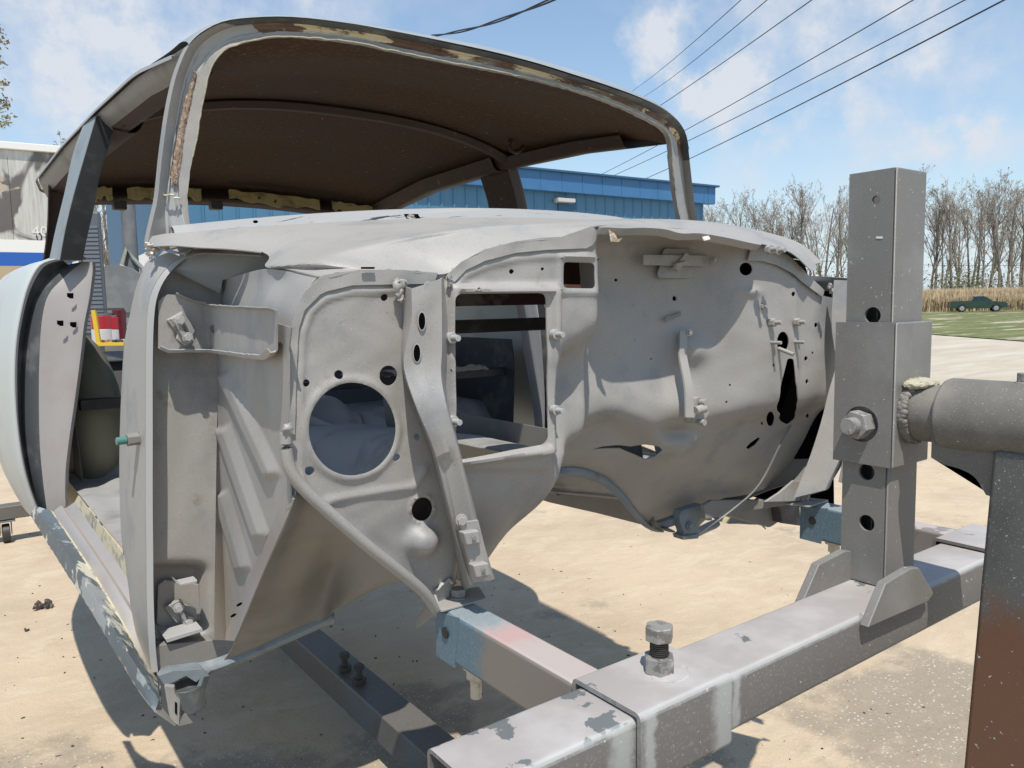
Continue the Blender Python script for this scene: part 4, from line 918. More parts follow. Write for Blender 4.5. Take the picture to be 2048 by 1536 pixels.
loft('windshield_frame', [r[:34] for r in wf], STEEL, body, 34, 1, .0015, sharprows=True, noresample=True)
loft('header_gutter', [r[33:136] for r in wf], GUT, body, 103, 1, .0015, sharprows=True, noresample=True)
loft('windshield_frame', [r[135:] for r in wf], STEEL, body, 15, 1, .0015, sharprows=True, noresample=True)
ch = blend(W1, W2, 8); chA = np.array(ch); chA[2:6, :, 1] += .004; chA[1:7] += np.random.normal(0, .0006, chA[1:7].shape)
loft('glass_channel_pillar', [r[:36] for r in chA], LIGHTP, body, 38, 1, .0015, sharprows=True, noresample=True)
loft('glass_channel', [r[35:134] for r in chA], RUST, body, 60, 1, .0015, sharprows=True, noresample=True)
loft('glass_channel_pillar', [r[133:] for r in chA], STEEL, body, 38, 1, .0015, sharprows=True, noresample=True)
W4 = [p+np.array([0, .014, .002]) for p in W3]
fl = blend(W2, W3, 3); fl[0] = fl[0]+np.array([0, -.004, 0])
loft('pinch_flange', fl+blend(W3, W4, 2)[1:], STEEL, body, n_, 1, .0015, sharprows=True, noresample=True, jitter=.0005)
g0 = [(385, 140), (389, 145), (372, 195), (362, 240), (352, 290), (345, 330), (341, 355)]; g1 = [(391, 142), (388, 170), (381, 215), (372, 250), (365, 290), (360, 340), (352, 374)]
loft('brown_sealer_patch', [wsrow(g0, .0085), wsrow([((a[0]+b[0])/2, (a[1]+b[1])/2) for a, b in zip(g0, g1)], .006), wsrow(g1, .0085)], GLUE, body, 40, 4, .002, jitter=.0007)
bm = bmnew(); bm_tube(bm, [Vector(p)+Vector((random.gauss(0, .0006), -.003, random.gauss(0, .0007))) for p in resample(W3, 160)[12:150]], .0016, 5); bm_link('torn_flange_edge', bm, DUST, body)
bm = bmnew()
for x, y in ((322, 388), (333, 391), (344, 390), (354, 396)): bmesh.ops.create_icosphere(bm, subdivisions=2, radius=.004, matrix=Matrix.Translation(Vector(hit(x, y, FW_(.0), .8, 3.2))) @ Matrix.Diagonal((1.8, .6, .6, 1)))
bm_link('filler_line', bm, EDGE, body)
# ---- roof -------------------------------------------------------------
def rw(Y):   # half width of the roof at Y
    return float(np.interp(Y, [1.2, 1.6, 2.0, 2.45, 3.0, 3.5, 3.68, 3.76], [.66, .70, .708, .716, .735, .765, .73, .60]))
def rz(Y): return float(np.interp(Y, [1.3, 1.6, 2.0, 2.45, 3.0, 3.5, 3.76], [2.035, 2.010, 2.045, 2.060, 2.055, 2.015, 1.985]))
def roofpt(s, t, dz=0, inset=0.):
    X = t*(.70-inset); Yf = YW(X)-.013; Yb = 3.76-.10*abs(t)**6
    Y = Yf+(Yb-Yf)*s; h = rw(Y)-inset if s > .0 else .70-inset; hh = (1-s)**6*(.70-inset)+(1-(1-s)**6)*h
    x = t*hh; ed = rz(Y)
    crown = .105*(1-abs(t)**2.4)*min(1, .35+s*2.2)*(1-max(0, s-.75)*1.2)
    return np.array([x, Y, ed+crown+dz])
# front edge of the roof skin follows the top of the windshield frame
edge = resample(W0, 400); top_mask = edge[:, 2] > 1.93; E_ = edge[top_mask]
def frontz(X): o = np.argsort(E_[:, 0]); return float(np.interp(X, E_[o, 0], E_[o, 2]))
def roofgrid(n, m, dz, inset, s0=0., s1=1.):
    G = []
    for i in range(n):
        s = s0+(s1-s0)*(i/(n-1))**1.7; row = []
        for j in range(m):
            t = math.sin((j/(m-1)-.5)*math.pi*.98)/math.sin(.5*math.pi*.98); p = roofpt(s, t, dz, inset); k = max(0, 1-s/.13)**2
            p[2] = p[2]*(1-k)+(frontz(p[0])+.003+dz+.020*min(1, s/.03)**.6+.006*(1-k))*k; row.append(p)
        G.append(row)
    return np.array(G)
G = roofgrid(46, 61, 0, 0); v = G.reshape(-1, 3); f = [(i*61+j, i*61+j+1, (i+1)*61+j+1, (i+1)*61+j) for i in range(45) for j in range(60)]
me = mesh('roof', v, f); roof = link('roof', me, layered('roof primer', (.30, .325, .33), [((.36, .38, .38), 4, .45, .7, 4)], .42, .1), body)
G2 = roofgrid(40, 41, -.022, .03, .035, 1.0); v = G2.reshape(-1, 3); f = [(i*41+j, (i+1)*41+j, (i+1)*41+j+1, i*41+j+1) for i in range(39) for j in range(40)]
liner = link('roof_liner', mesh('roof_liner', v, f), LINER, body)
def roofZ(X, Y, dz=0):
    t = max(-1, min(1, X/rw(Y))); Yf = YW(X); s = (Y-Yf)/(3.7-Yf); return roofpt(max(0, s), t, dz)[2]
for Yb, r in ((2.40, .016),):
    xs = np.linspace(-.665, .665, 40); c = [np.array([x, Yb, roofZ(x, Yb)-.045-.02*abs(x/.66)**6]) for x in xs]
    loft('roof_bow', [[p+np.array([0, -.03, .012]) for p in c], [p+np.array([0, -.012, -.004]) for p in c], [p+np.array([0, .012, -.004]) for p in c], [p+np.array([0, .03, .012]) for p in c]], RAILB, body, 50, 1, .002, sharprows=True)
bm = bmnew(); rc = [Vector(aY(1035+15*math.cos(t)-4*math.sin(t), 284+21*math.sin(t), 2.25)) for t in np.linspace(0, 2*math.pi, 24)]
bm_tube(bm, rc, .007, 8); bm_link('rail_opening_ring', bm, RAILB, body)
# side rails with drip edge
def side(X): return lambda x, y, z: float(x-X)
Ys = [1.60, 1.75, 2.0, 2.25, 2.45]
dr = [np.array([-rw(Y)-.004, Y, rz(Y)-.006-.012*max(0, 1-(Y-1.66)/.25)]) for Y in np.linspace(1.66, 3.70, 40)]
dr2 = [p+np.array([-.006, 0, -.001]) for p in dr]; dr3 = [p+np.array([-.007, 0, -.008]) for p in dr]
o = loft('drip_rail', [dr, dr2, dr3], LIGHTP, body, 60, 1, .002, sharprows=True); mobj(o)
RAILG = layered('grey side rail', (.21, .205, .195), [((.14, .13, .12), 6, .5, .7, 4), ((.35, .32, .2), 18, .70, .74, 3)], .5, .05)
a0 = [np.array([-rw(Y)+.002, Y, rz(Y)-.010]) for Y in np.linspace(1.60, 2.46, 16)]
a1 = [p+np.array([.010, 0, -.020]) for p in a0]; a2 = [p+np.array([.028, 0, -.036]) for i, p in enumerate(a0)]; a3 = [p+np.array([.075, 0, -.040]) for p in a0]; a4 = [p+np.array([.10, 0, -.005]) for p in a0]
o = loft('side_rail', [a0, a1, a2], RAILG, body, 40, 3, .002); mobj(o)
o = loft('inner_rail', [a2[3:], a3[3:], a4[3:]], RAILB, body, 40, 3, .002); mobj(o)
b0 = [np.array([-rw(Y)+.002, Y, rz(Y)-.010]) for Y in np.linspace(2.455, 3.66, 16)]
b1 = [p+np.array([.010, 0, -.022]) for p in b0]; b2 = [p+np.array([.032, 0, -.042]) for i, p in enumerate(b0)]; b3 = [p+np.array([.09, 0, -.045]) for p in b0]; b4 = [p+np.array([.12, 0, -.0]) for p in b0]
o = loft('side_rail', [b0, b1, b2], RAILG, body, 40, 3, .002); mobj(o)
o = loft('inner_rail', [b2, b3, b4], RAILB, body, 40, 3, .002); mobj(o)
# rear header with insulation remains
h0 = [np.array([x, 3.70-.10*abs(x/.66)**4, 1.985-.045*abs(x/.66)**2+.065]) for x in np.linspace(-.68, .68, 30)]
h1 = [p+np.array([0, -.04, -.05]) for p in h0]; h2 = [p+np.array([0, .02, -.072]) for p in h0]
loft('rear_header', [h0, h1, h2], RAILB, body, 60, 4, .003)
for x0, x1 in ((-.62, -.50), (-.44, -.14), (-.02, .40), (.46, .64)):
    rr_ = random.Random(int(x0*100)); xs = np.linspace(x0, x1, 14)
    u0 = [np.array([x, 3.62-.10*abs(x/.66)**4, 2.035-.045*abs(x/.66)**2+rr_.uniform(-.004, .004)]) for x in xs]; u1 = [p+np.array([0, -.004, -.045+rr_.uniform(-.012, .01)]) for p in u0]
    loft('insulation_strip', [u0, u1], YEL, body, 30, 3, .006, sharprows=True, jitter=.001)
for x in (-.47, -.08, .43, .55): box('header_clip', (x, 3.62, 1.965-.045*abs(x/.66)**2), (.05, .05, .035), INNERD, body, .004)
# ---- B pillars, quarter panels, C pillars -------------------------------
pl0 = [aY(*q) for q in ((170, 244, 2.62), (147, 308, 2.62), (130, 386, 2.63), (112, 460, 2.65), (100, 518, 2.66))]
pl1 = [aY(*q) for q in ((193, 232, 2.46), (171, 308, 2.46), (147, 393, 2.47), (131, 460, 2.48), (120, 520, 2.49))]
pl2 = [aY(*q) for q in ((236, 232, 2.46), (204, 325, 2.46), (190, 400, 2.47), (176, 460, 2.48), (164, 520, 2.49))]
pl3 = [p+np.array([.02, .16, 0]) for p in pl2]
o = loft('side_pillar', [pl0, pl1], layered('pillar primer', (.24, .26, .26), [((.19, .20, .20), 8, .5, .7, 4)], .45, .05), body, 40, 4, .003, sharprows=True); mobj(o)
o = loft('side_pillar_face', [pl1, pl2, pl3], BLACK, body, 40, 3, .003, sharprows=True); c = mobj(o); c.data.materials.clear(); c.data.materials.append(RAILB)
Q = [(120, 517), (98, 521), (76, 534), (55, 574), (40, 632), (31, 694), (29, 768), (34, 852), (47, 937), (68, 1005), (90, 1050)]
Mg = [(137, 530), (118, 537), (102, 548), (76, 585), (61, 620), (47, 694), (44, 770), (45, 869), (61, 954), (80, 1012), (100, 1048)]
J = [(166, 524), (140, 545), (117, 566), (100, 585), (89, 612), (82, 660), (79, 720), (78, 785), (80, 886), (87, 965), (96, 1030)]
K = [(184, 524), (185, 540), (183, 560), (177, 602), (168, 648), (162, 700), (151, 785), (139, 869), (131, 937), (130, 985), (131, 1012)]
Yv = np.linspace(2.50, 2.52, len(Q))
q3 = [aY(x, y, 2.56) for x, y in Q]; m3 = [aY(x, y, 2.60) for x, y in Mg]; j3 = [aY(x, y, 2.545) for x, y in J]; k3 = [aY(x, y, 2.50) for x, y in K]; jm = [(a*.5+b*.5)+np.array([0, .004, 0]) for a, b in zip(j3, k3)]; k4 = [p+np.array([.012, .035, 0]) for p in k3]
o = loft('door_jamb', [q3, m3, j3], DARKJ, body, 60, 4, .003, sharprows=True); mobj(o)
o = loft('jamb_plate', [j3, jm, k3, k4], STEELP, body, 60, 3, .003); mobj(o)
o = loft('jamb_lip', [[p+np.array([0, -.003, 0]) for p in q3], [p*.75+r*.25+np.array([0, -.008, 0]) for p, r in zip(q3, m3)]], LIGHTP, body, 60, 2, .003)
for x, y in ((141, 591), (121, 646), (147, 649)):
    slab('striker_slot', [aY(x-7, y-5, 2.497), aY(x+6, y-5, 2.497), aY(x+6, y+6, 2.497), aY(x-1, y+6, 2.497), aY(x-7, y+2, 2.497)], (0, .001, 0), VOID, body, 0)
qq = [[p+np.array([-bulge, dy, 0]) for p in q3] for dy, bulge in ((0, 0), (.05, .012), (.3, .03), (.8, .035), (1.3, .01), (1.7, -.08))]
o = loft('quarter_panel', qq, WHITE, body, 60, 4, .003); c = mobj(o)
sh0 = [p+np.array([0, .0, 0]) for p in (q3[0], q3[0]+np.array([-.012, .05, 0]), q3[0]+np.array([-.03, .3, 0]), q3[0]+np.array([-.035, .8, 0]), q3[0]+np.array([-.01, 1.3, 0]))]
sh1 = [p+np.array([.07, 0, .0]) for p in sh0]
o = loft('quarter_shoulder', [sh0, [(a+b)/2+np.array([0, 0, .015]) for a, b in zip(sh0, sh1)], sh1], WHITE, body, 24, 3, .003); mobj(o)
cp = [np.array([-.74, 3.42, 1.99]), np.array([-.755, 3.47, 1.80]), np.array([-.80, 3.5, 1.56])]
o = loft('rear_pillar', [cp, [p+np.array([.01, .05, 0]) for p in cp], [p+np.array([.07, .06, 0]) for p in cp]], RAILB, body, 20, 2, .004, sharprows=True); mobj(o)
# inner quarter, wheel house, rear seat bulkhead, shelf, floor
iq = [np.array([-.80, 2.62, 1.36]), np.array([-.81, 2.62, 1.25]), np.array([-.80, 2.62, 1.0])]
o = loft('inner_quarter', [iq, [p+np.array([-.01, .5, 0]) for p in iq], [p+np.array([.03, 1.0, 0]) for p in iq]], INNERD, body, 20, 3, .003); mobj(o)
bm = bmnew(); vs = bmesh.ops.create_uvsphere(bm, u_segments=28, v_segments=16, radius=1, matrix=Matrix.Translation((-.75, 3.02, 1.14)) @ Matrix.Diagonal((.13, .34, .30, 1)))
o = bm_link('wheel_house', bm, layered('khaki wheel house', (.20, .18, .12), [((.10, .095, .07), 3, .45, .75, 4)], .7, 0), body)
bk0 = [np.array([x, 3.25, 1.32]) for x in np.linspace(-.8, .8, 5)]; bk1 = [p+np.array([0, -.10, -.28]) for p in bk0]
loft('seat_bulkhead', [bk0, bk1], INNERD, body, 30, 8, .003, sharprows=True)
for x in (-.5, -.17, .17, .5): box('bulkhead_rib', (x, 3.185, 1.19), (.03, .012, .22), INNERD, body, .004, Matrix.Rotation(rad(-14.6), 3, 'X'))
slab('package_shelf', [(-.70, 3.22, 1.32), (.82, 3.22, 1.32), (.82, 3.68, 1.33), (-.70, 3.68, 1.33)], (0, 0, .004), INNERD, body, 0)
box('seat_cross_bar', (0, 2.66, 1.225), (1.58, .03, .035), BLACK, body, .004)
rs = random.Random(4); xs = np.linspace(-.05, .68, 26)
loft('torn_cardboard', [[np.array([x, 2.62, 1.243+rs.uniform(-.002, .003)]) for x in xs], [np.array([x, 2.66, 1.262+rs.uniform(-.006, .006)]) for x in xs]], layered('cardboard', (.36, .28, .22), [((.06, .05, .045), 14, .52, .56, 4)], .8), body, 50, 2, .003, sharprows=True, jitter=.001)
def floorz(X, Y):
    t = max(0, 1-(abs(X)/.19)**4) if abs(X) < .19 else 0
    z = .985+.16*t*min(1, max(.25, 1.25-(Y-1.25)*.45))
    z += .004*math.sin(X*60)*(abs(X) > .25)*(abs(math.sin(Y*3)) > .3)
    if Y > 2.75: z += min(.10, (Y-2.75)*.9)
    return z
nx, ny = 81, 50; v = []; f = []
for i in range(ny):
    for j in range(nx):
        X = -.78+1.56*j/(nx-1); Y = (1.25 if -.02 < X < .2 else (1.85 if X < 0 else 1.6))*(1-i/(ny-1))+3.3*i/(ny-1); X *= np.interp(Y, [1.65, 1.78], [.87, 1.06]); v.append((float(X), Y, float(floorz(X, Y))))
for i in range(ny-1):
    for j in range(nx-1): f.append((i*nx+j, i*nx+j+1, (i+1)*nx+j+1, (i+1)*nx+j))
o = link('floor_pan', mesh('floor_pan', v, f), INNER, body, sharp=60); solid(o, .002)
slab('added_hole_backing', [(.15, 1.16, 1.38), (.76, 1.16, 1.38), (.70, 1.20, 1.60), (.15, 1.20, 1.63)], (0, .003, 0), VOID, body, 0)  # added black sheet, stops daylight showing through the firewall hole
slab('added_kick_blocker', [(.60, 1.04, .98), (.60, 1.45, .98), (.66, 1.5, 1.5), (.60, 1.06, 1.52)], (.003, 0, 0), VOID, body, 0)  # added black sheet, hides the sunlit far pillar behind the steering holes
# tunnel side wall and cross members seen below the bulkhead
fl0 = [p+np.array([0, -.003, 0]) for p in AR3]; fl1 = [hit(x-8*min(1, i/3), y+15, lapY, .6, 4.2)+np.array([0, -.010, 0]) for i, (x, y) in enumerate(ARC)]; fl1[0] = fl0[0]+np.array([0, 0, -.004]); fl1[1] = fl0[1]+np.array([0, -.004, -.012])
loft('tunnel_flange', [fl0, [(p+q)/2+np.array([0, -.006, 0]) for p, q in zip(fl0, fl1)], fl1], BLUEG, body, 60, 3, .003)
tsb = [aX(*q) for q in ((1312, 1056, .235), (1200, 1027, .215), (1098, 1004, .205))]; tsb.append(tsb[-1]+np.array([0, .9, .0]))
rows = [[np.array([p[0]-.03, p[1]+.02, 1.17]) for p in tsb], [np.array([p[0]-.025, p[1]+.01, 1.08]) for p in tsb], tsb]
def lin(pts, n=30): p = np.array(pts); s = np.linspace(0, len(p)-1, n); return np.stack([np.interp(s, range(len(p)), p[:, k]) for k in range(3)], 1)
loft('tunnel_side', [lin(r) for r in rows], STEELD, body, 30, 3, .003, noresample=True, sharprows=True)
slab('mount_bracket', [aY(x, y, 1.20) for x, y in ((1360, 1031), (1364, 1021), (1405, 1008), (1409, 1026), (1397, 1052), (1400, 1066), (1397, 1077), (1367, 1079), (1364, 1072), (1369, 1066), (1362, 1046))], (0, .025, 0), BLUEG, body, .003)
slab('mount_bracket_foot', [aY(x, y, 1.195) for x, y in ((1364, 1072), (1398, 1068), (1397, 1077), (1367, 1080))], (0, .03, 0), BLUEG, body, .001)
bolt('bolt', aY(1379, 1051, 1.198), (0, -1, 0), .008, .005, BLUEG, body)
slab('flange_clip', [aY(x, y, 1.22) for x, y in ((1318, 1046), (1358, 1032), (1366, 1044), (1350, 1052), (1332, 1058))], (0, .02, 0), BLUEG, body, .003)
slab('flange_clip', [aY(x, y, 1.21) for x, y in ((1331, 1058), (1338, 1056), (1350, 1062), (1352, 1066), (1338, 1064))], (0, .02, 0), DARKJ, body, .001)
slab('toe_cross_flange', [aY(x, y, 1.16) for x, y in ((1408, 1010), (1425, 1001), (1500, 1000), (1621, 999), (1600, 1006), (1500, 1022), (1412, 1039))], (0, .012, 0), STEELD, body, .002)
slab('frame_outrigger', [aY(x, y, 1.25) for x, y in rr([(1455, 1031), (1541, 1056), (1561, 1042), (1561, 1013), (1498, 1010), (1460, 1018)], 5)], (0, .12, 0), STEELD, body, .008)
slab('outrigger_cap', [aY(x, y, 1.22) for x, y in ((1548, 1006), (1600, 1008), (1602, 1052), (1565, 1047), (1561, 1020))], (0, .06, 0), INNERD, body, .003)
slab('mount_side_plate', [aY(x, y, 1.04) for x, y in ((1531, 1004), (1560, 985), (1588, 961), (1618, 966), (1620, 1000), (1580, 1003))], (0, .006, 0), STEEL, body, .001)
slab('dark_gap_sheet', [aY(x, y, 1.30) for x, y in ((1505, 1003), (1535, 982), (1590, 955), (1600, 1000))], (0, .004, 0), INNERD, body, 0)  # dark sheet put where there is only a black gap
# instrument panel edge behind the bulkhead
db = [np.array([x, 1.42+.10*abs(x/.75)**2, 1.60]) for x in np.linspace(-.58, .58, 20)]
loft('dash_panel', [[p+np.array([0, -.05, .045]) for p in db], db, [p+np.array([0, -.02, -.10]) for p in db]], layered('maroon dash', (.10, .05, .042), [((.25, .22, .20), 6, .55, .65, 4)], .5), body, 40, 3, .002)
box('dash_brace', (.0, 1.46, 1.455), (1.15, .02, .03), INNERD, body, .003)
# ---- cowl side: hinge pillar, ribbed panel, wheelhouse top ----------------
pA = [(292, 1000), (292, 900), (292, 800), (292, 717), (295, 632), (300, 592), (315, 561), (339, 531), (369, 511), (395, 507), (440, 508), (480, 511), (523, 514)]
ledge = [(241, 1000), (241, 900), (243, 800), (249, 700), (261, 632), (271, 582), (282, 552), (295, 526), (318, 505), (350, 497)]
# outer strip
oF = [aY(x, y, 1.56) for x, y in ((303, 1345), (298, 1293), (294, 1200), (293, 1103), (292, 1000), (292, 870), (292, 717), (295, 632), (302, 590), (317, 558), (341, 530), (369, 511))]
oB = [aY(x, y, Y) for x, y, Y in ((300, 1330, 1.60), (268, 1274, 1.72), (258, 1190, 1.80), (246, 1090, 1.84), (241, 1000, 1.86), (241, 869, 1.86), (249, 700, 1.84), (261, 632, 1.82), (272, 582, 1.78), (283, 550, 1.74), (297, 522, 1.68), (330, 502, 1.62))]
mid = [a*.55+b*.45+np.array([-.010, 0, 0]) for a, b in zip(oF, oB)]
o = loft('hinge_pillar', [oB, mid, oF], STEEL, body, 70, 6, .003); mobj(o)
oF2 = [p+np.array([.010, -.004, 0]) for p in oF]; oF3 = [p+np.array([.014, .050, 0]) for p in oF]
o = loft('pillar_lip', [oF, oF2, oF3], LIGHTP, body, 70, 1, .002, sharprows=True); mobj(o)
# recess face
PY = 1.605
def rec3(u, v):
    px, py = proj(u, PY, v); d = .0012*np.sin(px*.08)*np.sin(py*.02)-blob(px, py, 378, 798, 4, 8, .002)
    d = d+.045*sg((py-1135)/4)*sg((px-300)/6)*sg((408-px)/5)*sg((1262-py)/4)
    return u, PY+d, v
rp = [(296, 1345), (294, 1200), (292, 1000), (292, 717), (296, 632), (304, 592), (320, 560), (344, 532), (372, 516), (440, 512), (456, 560), (446, 640), (437, 717), (434, 850), (432, 973), (428, 1280), (380, 1300), (320, 1335)]
o = panel('pillar_face', [bY(x, y, PY) for x, y in rp], [], rec3, .008, STEEL, body, .002); mobj(o)
# upper sloping plate in the recess
o = slab('upper_gusset', [aY(x, y, Y) for x, y, Y in ((341, 538, 1.57), (372, 504, 1.57), (521, 503, 1.45), (556, 512, 1.42), (585, 532, 1.40), (580, 556, 1.40), (527, 552, 1.45), (446, 560, 1.53), (441, 588, 1.56))], (0, .004, 0), layered('grey gusset', (.20, .215, .22), [], .5, .05), body); mobj(o)
tf0 = [aY(*q) for q in ((369, 509, 1.54), (400, 500, 1.54), (440, 499, 1.53), (480, 500, 1.47), (523, 503, 1.42))]; tf1 = [aY(*q) for q in ((372, 516, 1.52), (400, 508, 1.52), (440, 508, 1.51), (480, 510, 1.45), (523, 512, 1.40))]
tfb = [p+np.array([0, .10, .014]) for p in tf0]
o = loft('pillar_top_flange', [tfb, tf0, tf1], STEEL, body, 40, 3, .003); mobj(o)
rs = random.Random(8); te = resample(tf0, 60); bm = bmnew()
for p in te:
    if rs.random() < .8: bmesh.ops.create_icosphere(bm, subdivisions=1, radius=rs.uniform(.0015, .004), matrix=Matrix.Translation(Vector(p)+Vector((0, .0, .003))) @ Matrix.Diagonal((1.5, 1.5, .7, 1)))
for x, y in ((296, 497), (300, 508), (306, 515), (298, 490), (312, 500), (330, 494), (350, 493), (365, 489)):
    bmesh.ops.create_icosphere(bm, subdivisions=2, radius=rs.uniform(.003, .007), matrix=Matrix.Translation(Vector(aY(x, y, 1.58))) @ Matrix.Diagonal((1.4, .6, .8, 1)))
for v in bm.verts: v.co += Vector([rs.gauss(0, .0012) for _ in range(3)])
setp(bm_link('torn_lead_seam', bm, EDGE, body, 0, 60), kind='stuff')
# ledge between cowl top and pillar (the sheet under the windshield corner)
# sc0 = [Vector(aY(*q)) for q in ((298, 478, 1.62), (330, 468, 1.60), (350, 468, 1.56), (380, 466, 1.52))]
lr = [[aY(298, 474, 1.62), c2[0], aY(435, 481, 1.435), c1c[0]], [aY(*q) for q in ((301, 494, 1.59), (345, 492, 1.505), (400, 496, 1.435), (460, 499, 1.37), (523, 505, 1.322))]]
o = loft('cowl_corner', lr, STEEL, body, 60, 8, .002, sharprows=True); mobj(o)
# wheelhouse box top + ribbed side panel, one pressed sheet
t0 = [aY(*q) for q in ((446, 560, 1.56), (487, 548, 1.42), (528, 538, 1.24), (560, 540, 1.17), (600, 546, 1.08), (637, 553, 1.0))]
t1 = [aY(*q) for q in ((443, 578, 1.585), (485, 568, 1.42), (528, 562, 1.24), (560, 563, 1.17), (592, 570, 1.07), (618, 578, 1.005))]
t2 = [aY(*q) for q in ((441, 600, 1.60), (480, 596, 1.42), (520, 598, 1.25), (555, 605, 1.13), (578, 615, 1.06), (594, 620, 1.02))]
t3 = [aY(*q) for q in ((439, 635, 1.61), (472, 636, 1.42), (510, 640, 1.26), (545, 645, 1.13), (568, 650, 1.06), (582, 655, 1.02))]
o = loft('wheelhouse_top', [t0, t1, t2, t3], STEEL, body, 60, 6, .002); mobj(o)
A_, B_ = np.array(aY(438, 900, 1.615)), np.array(aY(572, 900, 1.02)); du = (B_-A_); du[2] = 0; Lr = np.linalg.norm(du); du /= Lr; nr = np.array([-du[1], du[0], 0]); nr = nr if nr@(CAM-A_) > 0 else -nr
PLr = lambda x, y, z: (x-A_[0])*nr[0]+(y-A_[1])*nr[1]
def rh_(px, py): p = hit(px, py, PLr, .6, 3); return ((p-A_)@du, p[2])
def rib3(u, v):
    x, y = A_[0]+u*du[0], A_[1]+u*du[1]; px, py = proj(x, y, v)
    h = np.zeros(np.shape(px))
    for (a, b, w) in (((456, 745), (553, 950), 12), ((453, 856), (530, 1074), 12), ((449, 985), (494, 1138), 11)):
        dx, dy = b[0]-a[0], b[1]-a[1]; L = math.hypot(dx, dy); t = ((px-a[0])*dx+(py-a[1])*dy)/L/L; s = ((px-a[0])*dy-(py-a[1])*dx)/L
        env = np.clip((t+.02+(s+4)**2*.00012)/.05, 0, 1)*np.clip((1.03-t)/.06, 0, 1)
        h = h+.0085*env*sg((s+20)/1.6)*np.clip((w-s)/14, 0, 1)
    return x+nr[0]*h, y+nr[1]*h, v
ro = [(439, 636), (480, 634), (530, 640), (582, 655), (577, 700), (577, 860), (577, 900), (579, 945), (581, 985), (581, 1014), (553, 1032), (500, 1154), (446, 1280), (427, 1280), (432, 973), (435, 717)]
o = panel('ribbed_side_panel', [rh_(*p) for p in ro], [], rib3, .0042, STEEL, body, .002)
mo = [rh_(431, 1278), rh_(446, 1280)]
# diagonal lower band with slots
d0 = [hit(x, y, PLr, .6, 3) for x, y in ((446, 1280), (500, 1154), (553, 1030), (570, 990))]
d1 = [p+np.array([.022, -.012, -.012]) for p in d0]; d2 = [p+np.array([.055, -.004, -.02]) for p in d0]
d1 = [aY(*q) for q in ((470, 1282, 1.50), (525, 1150, 1.24), (582, 1018, 1.015), (586, 985, 1.01))]
o = loft('lower_edge_band', [d0, d1], STEELP, body, 40, 3, .002, sharprows=True)
for x, y, Y in ((479, 1209, 1.38), (467, 1231, 1.43)):
    slab('drain_slot', [aY(x+6*math.cos(t)*1.0, y+2.8*math.sin(t)-3*math.cos(t), Y-.015) for t in np.linspace(0, 2*math.pi, 14, endpoint=False)], (0, .001, 0), VOID, body, 0)
# underside toe sheet (outboard)
tr_ = [((438, 1334, 1.57), (470, 1284, 1.50), (525, 1150, 1.24), (584, 1017, 1.018), (590, 950, 1.02)), ((500, 1304, 1.53), (530, 1235, 1.42), (570, 1120, 1.24), (610, 1020, 1.06), (618, 965, 1.02)),
       ((570, 1271, 1.49), (592, 1200, 1.38), (622, 1110, 1.22), (655, 1045, 1.07), (664, 1005, 1.02)), ((640, 1241, 1.44), (652, 1185, 1.40), (668, 1130, 1.30), (690, 1080, 1.12), (708, 1060, 1.014)),
       ((668, 1224, 1.36), (700, 1190, 1.26), (735, 1160, 1.16), (775, 1140, 1.07), (790, 1132, 1.014)), ((730, 1186, 1.22), (765, 1172, 1.15), (800, 1165, 1.09), (835, 1166, 1.03), (848, 1172, 1.014))]
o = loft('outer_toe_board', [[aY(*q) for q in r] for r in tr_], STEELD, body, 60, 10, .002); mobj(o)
bm = bmnew(); bl = [aY(*q) for q in ((343, 1347, 1.56), (380, 1342, 1.57), (420, 1336, 1.57), (470, 1318, 1.55), (560, 1278, 1.50), (641, 1242, 1.45), (668, 1232, 1.42))]
bl = resample(bl, 40); rows = [[p+np.array([0, 0, .016]) for p in bl], [p+np.array([-.004, -.012, 0]) for p in bl], [p+np.array([0, 0, -.014]) for p in bl]]; bm.free()
o = loft('lower_body_flange', rows, BLUEG, body, 60, 3, .003); mobj(o)
# channel arm above (hinge reinforcement)
na = np.array([0, -1., 0]); da = np.array([1., 0, 0])
def ah(px, py, l=0.):
    p1 = aY(px, py, 1.568-l); p2 = hit(px, py, lambda x, y, z: PLr(x, y, z)-.009-l, .6, 3.5)
    return Vector(p1 if np.linalg.norm(p1-CAM) < np.linalg.norm(p2-CAM) else p2)
xs_ = [316, 330, 350, 370, 390, 410, 425, 440, 455, 470, 490, 510, 530, 545, 556]
tp = np.interp(xs_, [316, 326, 356, 380, 440, 500, 556], [604, 590, 590, 606, 614, 618, 621]); bt_ = np.interp(xs_, [316, 325, 380, 440, 500, 540, 552, 556], [694, 702, 700, 702, 710, 714, 708, 700])
tr1 = [ah(x, y) for x, y in zip(xs_, tp)]; br1 = [ah(x, y) for x, y in zip(xs_, bt_)]
o = loft('hinge_arm', [tr1, br1], STEEL, body, 60, 4, .003, sharprows=True, off=1); mobj(o)
def outw(k): n = Vector((0, -1, 0)) if xs_[k] < 425 else Vector(nr); return n
k0 = 2
up0 = tr1[k0:]; up1 = [p+outw(k0+i)*.012+Vector((0, 0, .004)) for i, p in enumerate(up0)]
o = loft('arm_upper_flange', [up0, up1], STEEL, body, 40, 2, .002, sharprows=True, jitter=.0004); mobj(o)
lo1 = [p+outw(i)*(.014 if i < 6 else .009)-Vector((0, 0, .003)) for i, p in enumerate(br1)]; lo2 = [p+outw(i)*.004+Vector((0, 0, .006)) for i, p in enumerate(lo1)]
o = loft('arm_lower_flange', [br1, lo1, lo2], LIGHTP, body, 40, 2, .002, sharprows=True, jitter=.0004); mobj(o)
